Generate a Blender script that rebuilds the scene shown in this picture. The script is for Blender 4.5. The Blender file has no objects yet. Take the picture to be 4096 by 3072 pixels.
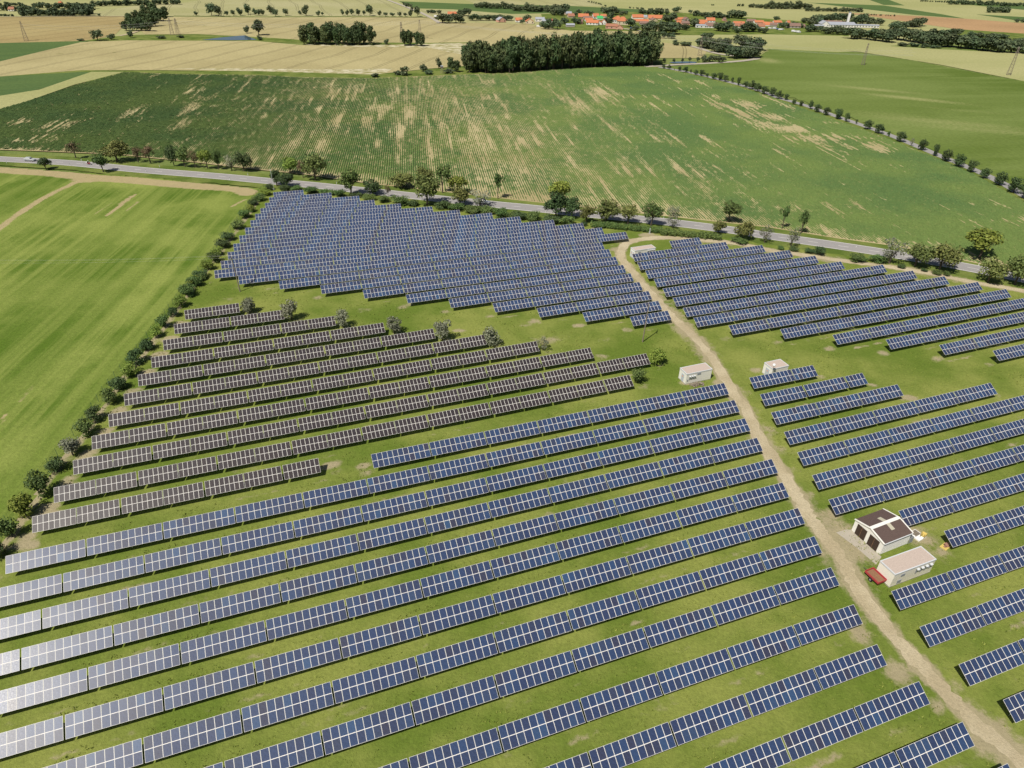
import bpy, bmesh, math, random
import numpy as np
from mathutils import Vector, Matrix

# ------------------------------------------------------------------ camera, sky, sun
SC = bpy.context.scene
COL = SC.collection
random.seed(7)
RNG = np.random.default_rng(7)
FPX, PITCH, ROLL, CAMH = 2707.29, 0.589057, 0.0226538, 85.193
CX, CY = 2048.0, 1536.0
ROWAZ, SLOPE, TILT = 0.362938, 2.8615, 0.532062
cam = bpy.data.cameras.new('camera')
cam.sensor_width = 36.0
cam.lens = FPX / 4096 * 36
cam.clip_start = 1.0
cam.clip_end = 20000
camo = bpy.data.objects.new('camera', cam)
COL.objects.link(camo)
cp, sp = math.cos(PITCH), math.sin(PITCH)
cr, sr = math.cos(ROLL), math.sin(ROLL)
Rv = Vector((1, 0, 0)); Uv = Vector((0, sp, cp)); Fv = Vector((0, cp, -sp))
right = cr * Rv + sr * Uv
up = -sr * Rv + cr * Uv
camo.matrix_world = Matrix(((right.x, up.x, -Fv.x, 0), (right.y, up.y, -Fv.y, 0),
                            (right.z, up.z, -Fv.z, CAMH), (0, 0, 0, 1)))
SC.camera = camo

SUN_EL = math.radians(56)
SUN_AZ = math.radians(52.5 + 180)          # direction towards the sun, from +x
sdir = Vector((math.cos(SUN_EL) * math.cos(SUN_AZ), math.cos(SUN_EL) * math.sin(SUN_AZ), math.sin(SUN_EL)))
w = bpy.data.worlds.new('World')
SC.world = w
w.use_nodes = True
wn = w.node_tree.nodes
bg = wn['Background']
sky = wn.new('ShaderNodeTexSky')
sky.sky_type = 'NISHITA'
sky.sun_disc = False
sky.sun_elevation = SUN_EL
sky.sun_rotation = math.atan2(sdir.x, sdir.y)
sky.air_density = 1.0
sky.dust_density = 1.5
w.node_tree.links.new(sky.outputs[0], bg.inputs[0])
bg.inputs[1].default_value = 0.05
sun = bpy.data.lights.new('sun', 'SUN')
sun.energy = 4.6
sun.angle = math.radians(0.5)
sun.color = (1.0, 0.94, 0.84)
suno = bpy.data.objects.new('sun', sun)
COL.objects.link(suno)
suno.rotation_euler = sdir.to_track_quat('Z', 'Y').to_euler()
SC.view_settings.view_transform = 'Standard'
SC.view_settings.look = 'None'
SC.view_settings.gamma = 1
SC.view_settings.exposure = 0.12
SC.cycles.max_bounces = 5
SC.cycles.transparent_max_bounces = 12

# ------------------------------------------------------------------ picture measurements to places on the ground
def unproj(px, py, z=0.0):
    a = (px - CX) / FPX; b = (py - CY) / FPX
    u = a * cr + b * sr; v = -a * sr + b * cr
    dY = cp - v * sp; dZ = -sp - v * cp
    t = (z - CAMH) / dZ
    return (u * t, dY * t)
def project(x, y, z):
    Z = z - CAMH
    zc = y * cp - Z * sp; yc = y * sp + Z * cp
    u = x / zc; v = -yc / zc
    return CX + FPX * (u * cr - v * sr), CY + FPX * (u * sr + v * cr), zc
K = 1024 / 2212
S2 = 4096 / 2212
def Tl(ox, oy, s=K):
    return lambda x, y: (ox + s * x, oy + s * y)
tA, tB, tC, tD = Tl(0, 0), Tl(1024, 0), Tl(2048, 0), Tl(3072, 0)
tE, tF, tG, tH = Tl(0, 400), Tl(1024, 400), Tl(2048, 400), Tl(3072, 400)
tI, tJ, tK, tM = Tl(0, 1100), Tl(1024, 1100), Tl(2048, 1100), Tl(3072, 1100)
tN, tO, tP, tQ = Tl(0, 1868), Tl(1024, 1868), Tl(2048, 1868), Tl(3072, 1868)
tS = Tl(3072, 2304, 1024 / 1269)
tU = Tl(0, 0, S2)
def g(t, x, y, z=0.0):
    return unproj(*t(x, y), z)
def hfit(x, y, ypix):
    """height above ground point x,y whose picture row is ypix"""
    lo, hi = 0.0, 60.0
    for _ in range(40):
        m = (lo + hi) / 2
        if project(x, y, m)[1] > ypix: lo = m
        else: hi = m
    return lo
def mpp(x, y, z=0.0):
    return project(x, y, z)[2] / FPX

# ------------------------------------------------------------------ object helpers
def tag(o, label=None, cat=None, group=None, kind=None):
    if label: o['label'] = label
    if cat: o['category'] = cat
    if group: o['group'] = group
    if kind: o['kind'] = kind
    return o
def empty(name, loc=(0, 0, 0), rz=0.0, label=None, cat=None, group=None):
    o = bpy.data.objects.new(name, None)
    COL.objects.link(o)
    o.location = loc; o.rotation_euler = (0, 0, rz)
    o.empty_display_size = 0.5
    return tag(o, label, cat, group)
def link(name, me, parent=None, loc=None, rz=None):
    o = bpy.data.objects.new(name, me)
    COL.objects.link(o)
    if parent: o.parent = parent
    if loc is not None: o.location = loc
    if rz is not None: o.rotation_euler = (0, 0, rz)
    return o
class MB:
    def __init__(s): s.v = []; s.f = []; s.m = []
    def add(s, vs, fs, m=0):
        b = len(s.v); s.v += [tuple(v) for v in vs]
        s.f += [tuple(b + i for i in f) for f in fs]; s.m += [m] * len(fs); return s
    def box(s, c, d, rz=0.0, m=0, rx=0.0):
        x, y, z = d[0] / 2, d[1] / 2, d[2] / 2
        M = Matrix.Translation(c) @ Matrix.Rotation(rz, 4, 'Z') @ Matrix.Rotation(rx, 4, 'X')
        vs = [M @ Vector(p) for p in ((-x, -y, -z), (x, -y, -z), (x, y, -z), (-x, y, -z), (-x, -y, z), (x, -y, z), (x, y, z), (-x, y, z))]
        return s.add(vs, ((3, 2, 1, 0), (4, 5, 6, 7), (0, 1, 5, 4), (1, 2, 6, 5), (2, 3, 7, 6), (3, 0, 4, 7)), m)
    def bar(s, a, b, r0, r1=None, n=6, m=0):
        r1 = r0 if r1 is None else r1
        a = Vector(a); b = Vector(b); d = (b - a).normalized()
        t = Vector((0, 0, 1)) if abs(d.z) < .9 else Vector((1, 0, 0))
        p = d.cross(t).normalized(); q = d.cross(p)
        vs = []
        for c, r in ((a, r0), (b, r1)):
            for i in range(n):
                an = 2 * math.pi * i / n
                vs.append(c + p * (r * math.cos(an)) + q * (r * math.sin(an)))
        fs = [(i, (i + 1) % n, n + (i + 1) % n, n + i) for i in range(n)]
        fs += [tuple(range(n))[::-1], tuple(range(n, 2 * n))]
        return s.add(vs, fs, m)
    def quad(s, a, b, c, d, m=0): return s.add((a, b, c, d), ((0, 1, 2, 3),), m)
    def sphere(s, c, r, m=0, nu=8, nv=5):
        rx, ry, rz = (r, r, r) if not isinstance(r, tuple) else r
        vs = [(c[0], c[1], c[2] - rz)]
        for j in range(1, nv):
            ph = -math.pi / 2 + math.pi * j / nv
            for i in range(nu):
                th = 2 * math.pi * i / nu
                vs.append((c[0] + rx * math.cos(ph) * math.cos(th), c[1] + ry * math.cos(ph) * math.sin(th), c[2] + rz * math.sin(ph)))
        vs.append((c[0], c[1], c[2] + rz)); L = len(vs) - 1
        fs = [(0, 1 + (i + 1) % nu, 1 + i) for i in range(nu)]
        for j in range(nv - 2):
            for i in range(nu):
                a = 1 + j * nu; fs.append((a + i, a + (i + 1) % nu, a + nu + (i + 1) % nu, a + nu + i))
        a = 1 + (nv - 2) * nu
        fs += [(a + i, a + (i + 1) % nu, L) for i in range(nu)]
        return s.add(vs, fs, m)
    def mesh(s, name, mats):
        me = bpy.data.meshes.new(name)
        me.from_pydata(s.v, [], s.f)
        mats = mats if isinstance(mats, (list, tuple)) else [mats]
        for q in mats: me.materials.append(q)
        if len(mats) > 1: me.polygons.foreach_set('material_index', s.m)
        me.update(); return me
    def obj(s, name, mats, parent=None, loc=None, rz=None):
        return link(name, s.mesh(name, mats), parent, loc, rz)
def npmesh(name, V, F, mats, mi=None, smooth=False, attrs=None):
    """V (n,3), F (m,k) arrays to a mesh quickly"""
    me = bpy.data.meshes.new(name)
    V = np.asarray(V, dtype=np.float32); F = np.asarray(F, dtype=np.int32)
    n, k = F.shape
    me.vertices.add(len(V)); me.vertices.foreach_set('co', V.ravel())
    me.loops.add(n * k); me.loops.foreach_set('vertex_index', F.ravel())
    me.polygons.add(n); me.polygons.foreach_set('loop_start', np.arange(0, n * k, k, dtype=np.int32))
    for q in (mats if isinstance(mats, (list, tuple)) else [mats]): me.materials.append(q)
    if mi is not None: me.polygons.foreach_set('material_index', np.asarray(mi, dtype=np.int32))
    me.polygons.foreach_set('use_smooth', np.full(n, smooth))
    for an, av in (attrs or {}).items():
        a = me.attributes.new(an, 'FLOAT', 'POINT'); a.data.foreach_set('value', np.asarray(av, dtype=np.float32))
    me.update(); me.validate(); return me
def vnoise(x, y, seed=0):
    """smooth value noise 0..1"""
    r = np.random.default_rng(seed).random((256, 256))
    xi = np.floor(x).astype(int); yi = np.floor(y).astype(int)
    fx = x - xi; fy = y - yi
    fx = fx * fx * (3 - 2 * fx); fy = fy * fy * (3 - 2 * fy)
    a = r[xi % 256, yi % 256]; b = r[(xi + 1) % 256, yi % 256]
    c = r[xi % 256, (yi + 1) % 256]; d = r[(xi + 1) % 256, (yi + 1) % 256]
    return (a * (1 - fx) + b * fx) * (1 - fy) + (c * (1 - fx) + d * fx) * fy
def sst(a, b, x):
    t = np.clip((x - a) / (b - a), 0, 1); return t * t * (3 - 2 * t)
def pdist(X, Y, pts):
    """distance of grid points to a polyline"""
    D = np.full(X.shape, 1e9)
    for (x0, y0), (x1, y1) in zip(pts[:-1], pts[1:]):
        dx, dy = x1 - x0, y1 - y0; L = dx * dx + dy * dy + 1e-9
        t = np.clip(((X - x0) * dx + (Y - y0) * dy) / L, 0, 1)
        D = np.minimum(D, np.hypot(X - x0 - t * dx, Y - y0 - t * dy))
    return D
def inpoly(X, Y, poly):
    ins = np.zeros(X.shape, bool); n = len(poly)
    for i in range(n):
        x0, y0 = poly[i]; x1, y1 = poly[(i + 1) % n]
        if y0 == y1: continue
        c = (y0 > Y) != (y1 > Y)
        ins ^= c & (X < (x1 - x0) * (Y - y0) / (y1 - y0) + x0)
    return ins
ONES = ['', 'first', 'second', 'third', 'fourth', 'fifth', 'sixth', 'seventh', 'eighth', 'ninth', 'tenth', 'eleventh', 'twelfth', 'thirteenth', 'fourteenth', 'fifteenth', 'sixteenth', 'seventeenth', 'eighteenth', 'nineteenth', 'twentieth']
def nth(i):
    if i <= 20: return ONES[i]
    t = {2: 'twenty', 3: 'thirty', 4: 'forty', 5: 'fifty'}[i // 10]
    return {2: 'twentieth', 3: 'thirtieth', 4: 'fortieth', 5: 'fiftieth'}[i // 10] if i % 10 == 0 else t + '-' + ONES[i % 10]

# ------------------------------------------------------------------ material helpers
def lin(r, g_, b, k=1.0):
    f = lambda c: ((c / 255) / 12.92 if c / 255 <= .04045 else ((c / 255 + .055) / 1.055) ** 2.4)
    return (f(r) * k, f(g_) * k, f(b) * k, 1.0)
class NM:
    def __init__(s, name, rough=.9, spec=.2):
        s.mat = bpy.data.materials.new(name); s.mat.use_nodes = True
        s.t = s.mat.node_tree; s.b = s.t.nodes['Principled BSDF']
        s.b.inputs['Roughness'].default_value = rough
        s.b.inputs['Specular IOR Level'].default_value = spec
        s.tc = None
    def n(s, ty): return s.t.nodes.new(ty)
    def put(s, inp, v):
        if hasattr(v, 'is_linked') or isinstance(v, bpy.types.NodeSocket): s.t.links.new(v, inp)
        else: inp.default_value = v
    def obj(s):
        if not s.tc: s.tc = s.n('ShaderNodeTexCoord')
        return s.tc.outputs['Object']
    def mp(s, vec, sc=(1, 1, 1), rz=0.0, loc=(0, 0, 0)):
        m = s.n('ShaderNodeMapping'); s.put(m.inputs[0], vec)
        m.inputs['Scale'].default_value = sc; m.inputs['Rotation'].default_value = (0, 0, rz); m.inputs['Location'].default_value = loc
        return m.outputs[0]
    def noise(s, vec, sc, det=3, rough=.6, dist=0.0):
        m = s.n('ShaderNodeTexNoise'); s.put(m.inputs['Vector'], vec)
        m.inputs['Scale'].default_value = sc; m.inputs['Detail'].default_value = det; m.inputs['Roughness'].default_value = rough; m.inputs['Distortion'].default_value = dist
        return m.outputs['Fac']
    def math(s, op, a, b=0.0, c=0.0):
        m = s.n('ShaderNodeMath'); m.operation = op
        s.put(m.inputs[0], a); s.put(m.inputs[1], b); s.put(m.inputs[2], c); return m.outputs[0]
    def ramp(s, fac, a, b):
        m = s.n('ShaderNodeMapRange'); m.interpolation_type = 'SMOOTHSTEP'
        s.put(m.inputs[0], fac); m.inputs[1].default_value = a; m.inputs[2].default_value = b; return m.outputs[0]
    def mix(s, fac, a, b, ty='MIX'):
        m = s.n('ShaderNodeMix'); m.data_type = 'RGBA'; m.blend_type = ty
        s.put(m.inputs['Factor'], fac); s.put(m.inputs[6], a); s.put(m.inputs[7], b); return m.outputs[2]
    def attr(s, name):
        m = s.n('ShaderNodeAttribute'); m.attribute_name = name; return m.outputs['Fac']
    def orand(s): return s.n('ShaderNodeObjectInfo').outputs['Random']
    def isl(s): return s.n('ShaderNodeNewGeometry').outputs['Random Per Island']
    def hsv(s, col, h=.5, sat=1.0, v=1.0):
        m = s.n('ShaderNodeHueSaturation'); s.put(m.inputs['Color'], col)
        s.put(m.inputs['Hue'], h); s.put(m.inputs['Saturation'], sat); s.put(m.inputs['Value'], v); return m.outputs[0]
    def sep(s, vec):
        m = s.n('ShaderNodeSeparateXYZ'); s.put(m.inputs[0], vec); return m.outputs
    def bump(s, h, st=.3, dist=.1):
        m = s.n('ShaderNodeBump'); m.inputs['Strength'].default_value = st; m.inputs['Distance'].default_value = dist
        s.put(m.inputs['Height'], h); s.put(s.b.inputs['Normal'], m.outputs[0])
    def col(s, c): s.put(s.b.inputs['Base Color'], c); return s.mat
def plain(name, c, rough=.7, spec=.3, vary=.25, sc=2.0, metal=0.0):
    m = NM(name, rough, spec)
    m.b.inputs['Metallic'].default_value = metal
    n = m.noise(m.obj(), sc, 4)
    d = tuple(x * (1 - vary) for x in c[:3]) + (1,)
    e = tuple(min(x * (1 + vary * .5), .95) for x in c[:3]) + (1,)
    return m.col(m.mix(n, d, e))

AL = .80   # picture tone to albedo
def sheetmat(name, a, b, soil=None, big=.02, fine=1.2, streak=None, tram=None, patch=None, soilthr=(.6, .75)):
    """fields: two tones broken by noise; streak=(angle, across, along); tram=(angle, spacing)"""
    m = NM(name, .95, .1)
    o = m.obj()
    f1 = m.ramp(m.noise(o, big, 4), .35, .65)
    c = m.mix(f1, a, b)
    if streak:
        v = m.mp(o, (streak[1], streak[2], 1), 0)
        mm = m.n('ShaderNodeMapping'); mm.vector_type = 'TEXTURE'; m.put(mm.inputs[0], o); mm.inputs['Rotation'].default_value = (0, 0, streak[0])
        v = m.mp(mm.outputs[0], (streak[1], streak[2], 1))
        f2 = m.ramp(m.noise(v, 1, 3, .65), .38, .62)
        c = m.mix(m.math('MULTIPLY', f2, .75), c, b)
        f3 = m.ramp(m.noise(m.mp(mm.outputs[0], (streak[1] * .3, streak[2] * .5, 1), 0, (9, 3, 0)), 1, 2), .35, .7)
        c = m.mix(m.math('MULTIPLY', f3, .55), c, a)
    fn = m.noise(o, fine, 5, .7)
    c = m.hsv(c, .5, 1.0, m.math('MULTIPLY_ADD', fn, .9, .55))
    if patch:
        pf = m.ramp(m.noise(o, patch[1], 3, .55), patch[2], patch[2] + .08)
        c = m.mix(pf, c, patch[0])
    if soil:
        sf = m.math('ADD', m.attr('soil'), m.math('MULTIPLY_ADD', m.noise(o, .55, 5, .7), .9, -.45))
        sf = m.math('MULTIPLY', m.ramp(sf, soilthr[0] - .25, soilthr[1]), .92)
        sc_ = m.mix(m.noise(o, .35, 4), soil, tuple(x * .72 for x in soil[:3]) + (1,))
        sc_ = m.hsv(sc_, .5, 1.0, m.math('MULTIPLY_ADD', m.noise(o, 2.2, 5, .75), .7, .65))
        c = m.mix(sf, c, sc_)
    if tram:
        mm = m.n('ShaderNodeMapping'); mm.vector_type = 'TEXTURE'; m.put(mm.inputs[0], o); mm.inputs['Rotation'].default_value = (0, 0, tram[0])
        x = m.sep(mm.outputs[0])[0]
        x = m.math('ADD', x, m.math('MULTIPLY', m.noise(o, .012, 1), 14))
        fr = m.math('FRACT', m.math('DIVIDE', x, tram[1]))
        d1 = m.math('ABSOLUTE', m.math('SUBTRACT', fr, .45)); d2 = m.math('ABSOLUTE', m.math('SUBTRACT', fr, .45 + 2.6 / tram[1]))
        dd = m.math('MULTIPLY', m.math('MINIMUM', d1, d2), tram[1])
        tf = m.math('SUBTRACT', 1.0, m.ramp(dd, .25, .75))
        c = m.mix(m.math('MULTIPLY', tf, .6), c, tuple(x * .42 for x in a[:3]) + (1,))
    m.bump(m.noise(o, fine * 1.7, 4, .7), .55, .35)
    return m.col(c)

M = {}
SOIL = lin(186, 173, 140, AL)
M['park'] = sheetmat('park_grass', lin(104, 124, 48, AL), lin(142, 150, 76, AL), SOIL, .045, 1.6)
M['base'] = sheetmat('rough_grass', lin(110, 128, 66, AL), lin(134, 144, 82, AL), None, .02, .8)
M['leftfield'] = sheetmat('mown_green_field', lin(90, 116, 38, AL), lin(146, 158, 80, AL), lin(196, 178, 136, AL), .03, 1.2, (math.radians(3.2), .30, .010))
M['cornsoil'] = sheetmat('dry_corn_soil', lin(194, 180, 138, AL), lin(176, 162, 120, AL), None, .03, .9)
M['wheat'] = sheetmat('ripe_wheat', lin(174, 163, 118, AL), lin(188, 177, 130, AL), None, .01, .5, None, (math.radians(-14), 27), (lin(112, 116, 62, AL), .055, .67))
M['wheat2'] = sheetmat('pale_wheat', lin(180, 176, 132, AL), lin(168, 166, 116, AL), None, .008, .5, None, (math.radians(20), 30))
M['wheat3'] = sheetmat('golden_wheat', lin(176, 160, 112, AL), lin(166, 148, 102, AL), None, .008, .5, None, (math.radians(-24), 24))
M['barley'] = sheetmat('yellow_green_barley', lin(178, 176, 124, AL), lin(162, 164, 108, AL), None, .006, .5, (math.radians(-75), .02, .004))
M['green'] = sheetmat('bright_green_crop', lin(94, 114, 46, AL), lin(122, 138, 74, AL), lin(176, 176, 118, AL), .006, .5, (math.radians(-80), .06, .006), None, None, (.62, .95))
M['dkgreen'] = sheetmat('dark_green_crop', lin(84, 108, 62, AL), lin(96, 118, 66, AL), None, .01, .5, (math.radians(-60), .1, .01))
M['rust'] = sheetmat('red_brown_stubble', lin(186, 152, 112, AL), lin(174, 142, 104, AL), None, .006, .4)
M['verge'] = sheetmat('verge_grass', lin(92, 112, 46, AL), lin(128, 138, 72, AL), None, .08, 1.4)
M['dryverge'] = sheetmat('dry_field_edge', lin(196, 180, 138, AL), lin(166, 160, 108, AL), None, .06, .8, (math.radians(84), .25, .02))
M['flowers'] = sheetmat('white_flower_margin', lin(214, 206, 176, AL), lin(158, 152, 100, AL), None, .15, .8)
M['gravel'] = sheetmat('pale_gravel', lin(204, 191, 160, AL), lin(186, 172, 140, AL), None, .12, 2.5, None, None, None)
M['apron'] = plain('concrete_apron', lin(188, 180, 164, AL), .9, .1, .15, .8)
M['soilpath'] = sheetmat('tan_soil', lin(200, 182, 142, AL), lin(180, 164, 118, AL), None, .08, 1.2)
m = NM('asphalt', .85, .25)
o = m.obj()
m.M = m.mix(m.noise(o, .06, 3), lin(150, 148, 148, AL), lin(170, 166, 162, AL))
M['asphalt'] = m.col(m.hsv(m.M, .5, 1, m.math('MULTIPLY_ADD', m.noise(o, 1.5, 5, .7), .5, .75)))
M['paint'] = plain('road_paint', lin(236, 234, 226, AL), .7, .2, .25, .7)
m = NM('pond_water', .08, .6)
m.bump(m.noise(m.obj(), .6, 3), .08, .1)
M['water'] = m.col((.06, .10, .15, 1))

def cellmat(name, cols, arr=None, rough=.30, grid=(6, 10)):
    """dark glass over solar cells; arr=(cols across) for a whole row made as one mesh"""
    m = NM(name, rough, .36)
    o = m.obj()
    r = m.orand()
    xyz = m.sep(o)
    if arr:
        wn_ = m.n('ShaderNodeTexWhiteNoise'); wn_.noise_dimensions = '2D'
        cb = m.n('ShaderNodeCombineXYZ')
        m.put(cb.inputs[0], m.math('FLOOR', m.math('DIVIDE', xyz[0], arr))); m.put(cb.inputs[1], m.math('MULTIPLY', r, 77.0))
        m.put(wn_.inputs[0], cb.outputs[0]); r = wn_.outputs[0]
    rp = m.n('ShaderNodeValToRGB'); m.put(rp.inputs[0], r)
    e = rp.color_ramp.elements
    e[0].position = 0; e[0].color = cols[0]; e[1].position = 1; e[1].color = cols[-1]
    for i, c in enumerate(cols[1:-1]):
        q = e.new((i + 1) / (len(cols) - 1)); q.color = c
    c = rp.outputs[0]
    vor = m.n('ShaderNodeTexVoronoi'); m.put(vor.inputs['Vector'], o); vor.inputs['Scale'].default_value = 6.2
    c = m.mix(.22, c, m.mix(m.sep(vor.outputs['Color'])[0], tuple(x * .5 for x in cols[1][:3]) + (1,), tuple(x * 1.8 for x in cols[1][:3]) + (1,)))
    # thin silver lines between the cells
    fx = m.math('ABSOLUTE', m.math('SUBTRACT', m.math('FRACT', m.math('DIVIDE', xyz[0], .155)), .5))
    fy = m.math('ABSOLUTE', m.math('SUBTRACT', m.math('FRACT', m.math('DIVIDE', xyz[1], .135)), .5))
    ln = m.ramp(m.math('MAXIMUM', fx, fy), .43, .49)
    c = m.mix(m.math('MULTIPLY', ln, .16), c, (.30, .33, .38, 1))
    m.put(m.b.inputs['Roughness'], m.math('MULTIPLY_ADD', m.noise(o, 5, 3), .22, rough - .08))
    return m.col(c)
NAVY = [(.026, .036, .082, 1), (.024, .040, .100, 1), (.025, .050, .120, 1), (.024, .044, .108, 1), (.028, .038, .080, 1), (.026, .058, .138, 1), (.024, .042, .100, 1), (.036, .034, .056, 1), (.030, .075, .165, 1)]
BRN = [(.030, .022, .025, 1), (.034, .025, .027, 1), (.027, .021, .025, 1), (.033, .023, .023, 1)]
M['cell'] = cellmat('blue_solar_cells', NAVY)
M['cellrow'] = cellmat('blue_solar_cells_in_row', NAVY, 1.01)
M['brown'] = cellmat('brown_solar_cells', BRN)
M['alu'] = plain('aluminium_frame', (.82, .80, .76, 1), .5, .4, .10, 3.0)
M['steel'] = plain('galvanised_steel', (.34, .34, .33, 1), .6, .4, .3, 4.0)

# ------------------------------------------------------------------ ground, fields, water
def sheet(name, pts, z, mat, attrs=None):
    bm = bmesh.new()
    vs = [bm.verts.new((x, y, z)) for x, y in pts]
    fc = bm.faces.new(vs)
    bmesh.ops.triangulate(bm, faces=[fc])
    bmesh.ops.recalc_face_normals(bm, faces=bm.faces)
    if sum(q.normal.z for q in bm.faces) < 0: bmesh.ops.reverse_faces(bm, faces=bm.faces)
    me = bpy.data.meshes.new(name); bm.to_mesh(me); bm.free()
    me.materials.append(mat)
    return tag(link(name, me), kind='structure')
def smooth_line(pts, n=8):
    P = [np.array(p, float) for p in pts]; P = [2 * P[0] - P[1]] + P + [2 * P[-1] - P[-2]]
    out = []
    for i in range(1, len(P) - 2):
        a, b, c, d = P[i - 1:i + 3]
        for k in range(n):
            t = k / n
            out.append(tuple(.5 * ((2 * b) + (c - a) * t + (2 * a - 5 * b + 4 * c - d) * t * t + (3 * b - a - 3 * c + d) * t ** 3)))
    out.append(tuple(P[-2])); return out
def ribbon(name, pts, wd, z, mat, off=0.0, jit=0.0, kind='structure'):
    pts = np.array(pts, float)
    d = np.gradient(pts, axis=0); d /= np.linalg.norm(d, axis=1)[:, None]
    nrm = np.stack([-d[:, 1], d[:, 0]], 1)
    n = len(pts)
    W = (np.full(n, wd) if np.isscalar(wd) else np.interp(np.linspace(0, 1, n), np.linspace(0, 1, len(wd)), wd)) / 2
    j1 = RNG.normal(0, jit, n); j2 = RNG.normal(0, jit, n)
    a = pts + nrm * (off + W + j1)[:, None]; b = pts + nrm * (off - W + j2)[:, None]
    V = np.zeros((2 * n, 3)); V[0::2, :2] = a; V[1::2, :2] = b; V[:, 2] = z
    F = [(2 * i, 2 * i + 1, 2 * i + 3, 2 * i + 2) for i in range(n - 1)]
    o = link(name, npmesh(name, V, F, mat))
    return tag(o, kind=kind) if kind else o

sheet('ground', [(-3500, -200), (3500, -200), (3500, 5000), (-3500, 5000)], -.40, M['base'])
zz = [-.38]
def field(name, pts, mat):
    zz[0] += .012
    return sheet(name, pts, zz[0], M[mat])
G_ = g
# far backdrop of fields, from the back of the picture to the front
field('grain_field', [G_(tU, -900, -30), G_(tU, 3100, -30), G_(tU, 3100, 60), G_(tU, 2212, 76), G_(tU, 1640, 120), G_(tU, 900, 88), G_(tU, -900, 90)], 'barley')
field('grain_field', [G_(tA, 760, 106), G_(tA, 1260, 36), G_(tA, 1560, 20), G_(tB, 0, -60), G_(tB, 1000, -40), G_(tB, 1330, 78), G_(tB, 1330, 135), G_(tA, 700, 133)], 'wheat2')
field('crop_field', [G_(tB, 1230, 8), G_(tB, 1800, 30), G_(tC, 0, 40), G_(tC, 440, 46), G_(tC, 1100, 78), G_(tC, 1600, 130), G_(tC, 1300, 150), G_(tC, 400, 110), G_(tC, 0, 118), G_(tB, 1700, 78), G_(tB, 1380, 70)], 'dkgreen')
field('grain_field', [G_(tB, 1420, 80), G_(tB, 1700, 92), G_(tC, 0, 118), G_(tC, 380, 150), G_(tC, 300, 200), G_(tB, 1900, 190), G_(tB, 1500, 150)], 'wheat2')
field('grain_field', [G_(tB, 1720, -30), G_(tC, 600, -25), G_(tC, 800, 52), G_(tC, 440, 46), G_(tB, 1900, 30)], 'wheat2')
field('stubble_field', [G_(tD, 600, 104), G_(tD, 1350, 138), G_(tD, 1750, 162), G_(tD, 2400, 214), G_(tD, 2400, 322), G_(tD, 1640, 250), G_(tD, 1300, 200), G_(tD, 900, 140)], 'rust')
field('crop_field', [G_(tD, 340, 20), G_(tD, 1000, 45), G_(tD, 1500, 120), G_(tD, 1700, 158), G_(tD, 1250, 125), G_(tD, 700, 60)], 'dkgreen')
field('crop_field', [G_(tD, 800, -30), G_(tD, 1000, -20), G_(tD, 1180, 45), G_(tD, 1000, 40)], 'dkgreen')
field('crop_field', [G_(tD, 1540, 18), G_(tD, 2300, 40), G_(tD, 2300, 90), G_(tD, 1900, 55)], 'dkgreen')
field('crop_field', [G_(tD, 1800, 122), G_(tD, 2300, 150), G_(tD, 2300, 200), G_(tD, 2000, 150)], 'dkgreen')
field('crop_field', [G_(tD, 1640, 250), G_(tD, 2400, 300), G_(tD, 2400, 420), G_(tD, 1600, 330)], 'verge')
field('meadow', [G_(tC, 250, 120), G_(tC, 900, 100), G_(tC, 1500, 110), G_(tC, 2212, 160), G_(tD, 700, 210), G_(tD, 700, 310), G_(tC, 2212, 310), G_(tC, 1600, 300), G_(tC, 1300, 300), G_(tC, 300, 265)], 'verge')
field('grain_field', [G_(tA, -400, 148), G_(tA, 1090, 140), G_(tA, 1050, 240), G_(tA, 1000, 290), G_(tA, 780, 350), G_(tA, -400, 385)], 'wheat3')
field('grain_field', [G_(tA, 1080, 142), G_(tB, 0, 150), G_(tB, 800, 148), G_(tB, 1480, 150), G_(tB, 1640, 190), G_(tC, 100, 205), G_(tC, 500, 262), G_(tC, 1180, 268), G_(tC, 1320, 330), G_(tB, 1900, 400), G_(tB, 0, 335), G_(tA, 1700, 296), G_(tA, 1250, 292)], 'wheat')
field('marsh', [G_(tA, 700, 352), G_(tA, 1080, 300), G_(tA, 1700, 292), G_(tB, 60, 320), G_(tB, 700, 362), G_(tB, 1500, 368), G_(tB, 1850, 362), G_(tB, 1850, 395), G_(tB, 0, 360), G_(tA, 1100, 350)], 'verge')
field('crop_field', [G_(tA, -400, 380), G_(tA, 780, 350), G_(tA, 500, 410), G_(tA, 250, 480), G_(tA, -400, 640)], 'dkgreen')
field('grain_field', [G_(tA, -400, 610), G_(tA, 0, 528), G_(tA, 380, 436), G_(tA, 700, 362), G_(tA, 1100, 346), G_(tB, 0, 352), G_(tB, 400, 388), G_(tB, 1450, 402), G_(tB, 1900, 372), G_(tB, 1900, 560), G_(tB, 1500, 590), G_(tB, 1000, 642), G_(tB, 300, 618), G_(tA, 1300, 602), G_(tA, 700, 606), G_(tA, -400, 690)], 'wheat')
field('flower_margin', [G_(tA, 1500, 590), G_(tB, 0, 590), G_(tB, 600, 598), G_(tB, 1180, 590), G_(tB, 1100, 640), G_(tB, 500, 630), G_(tA, 1900, 606)], 'flowers')
field('flower_margin', [G_(tB, 380, 382), G_(tB, 1000, 388), G_(tB, 1850, 368), G_(tB, 1800, 470), G_(tB, 1680, 450), G_(tB, 1500, 410), G_(tB, 700, 400)], 'flowers')
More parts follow.
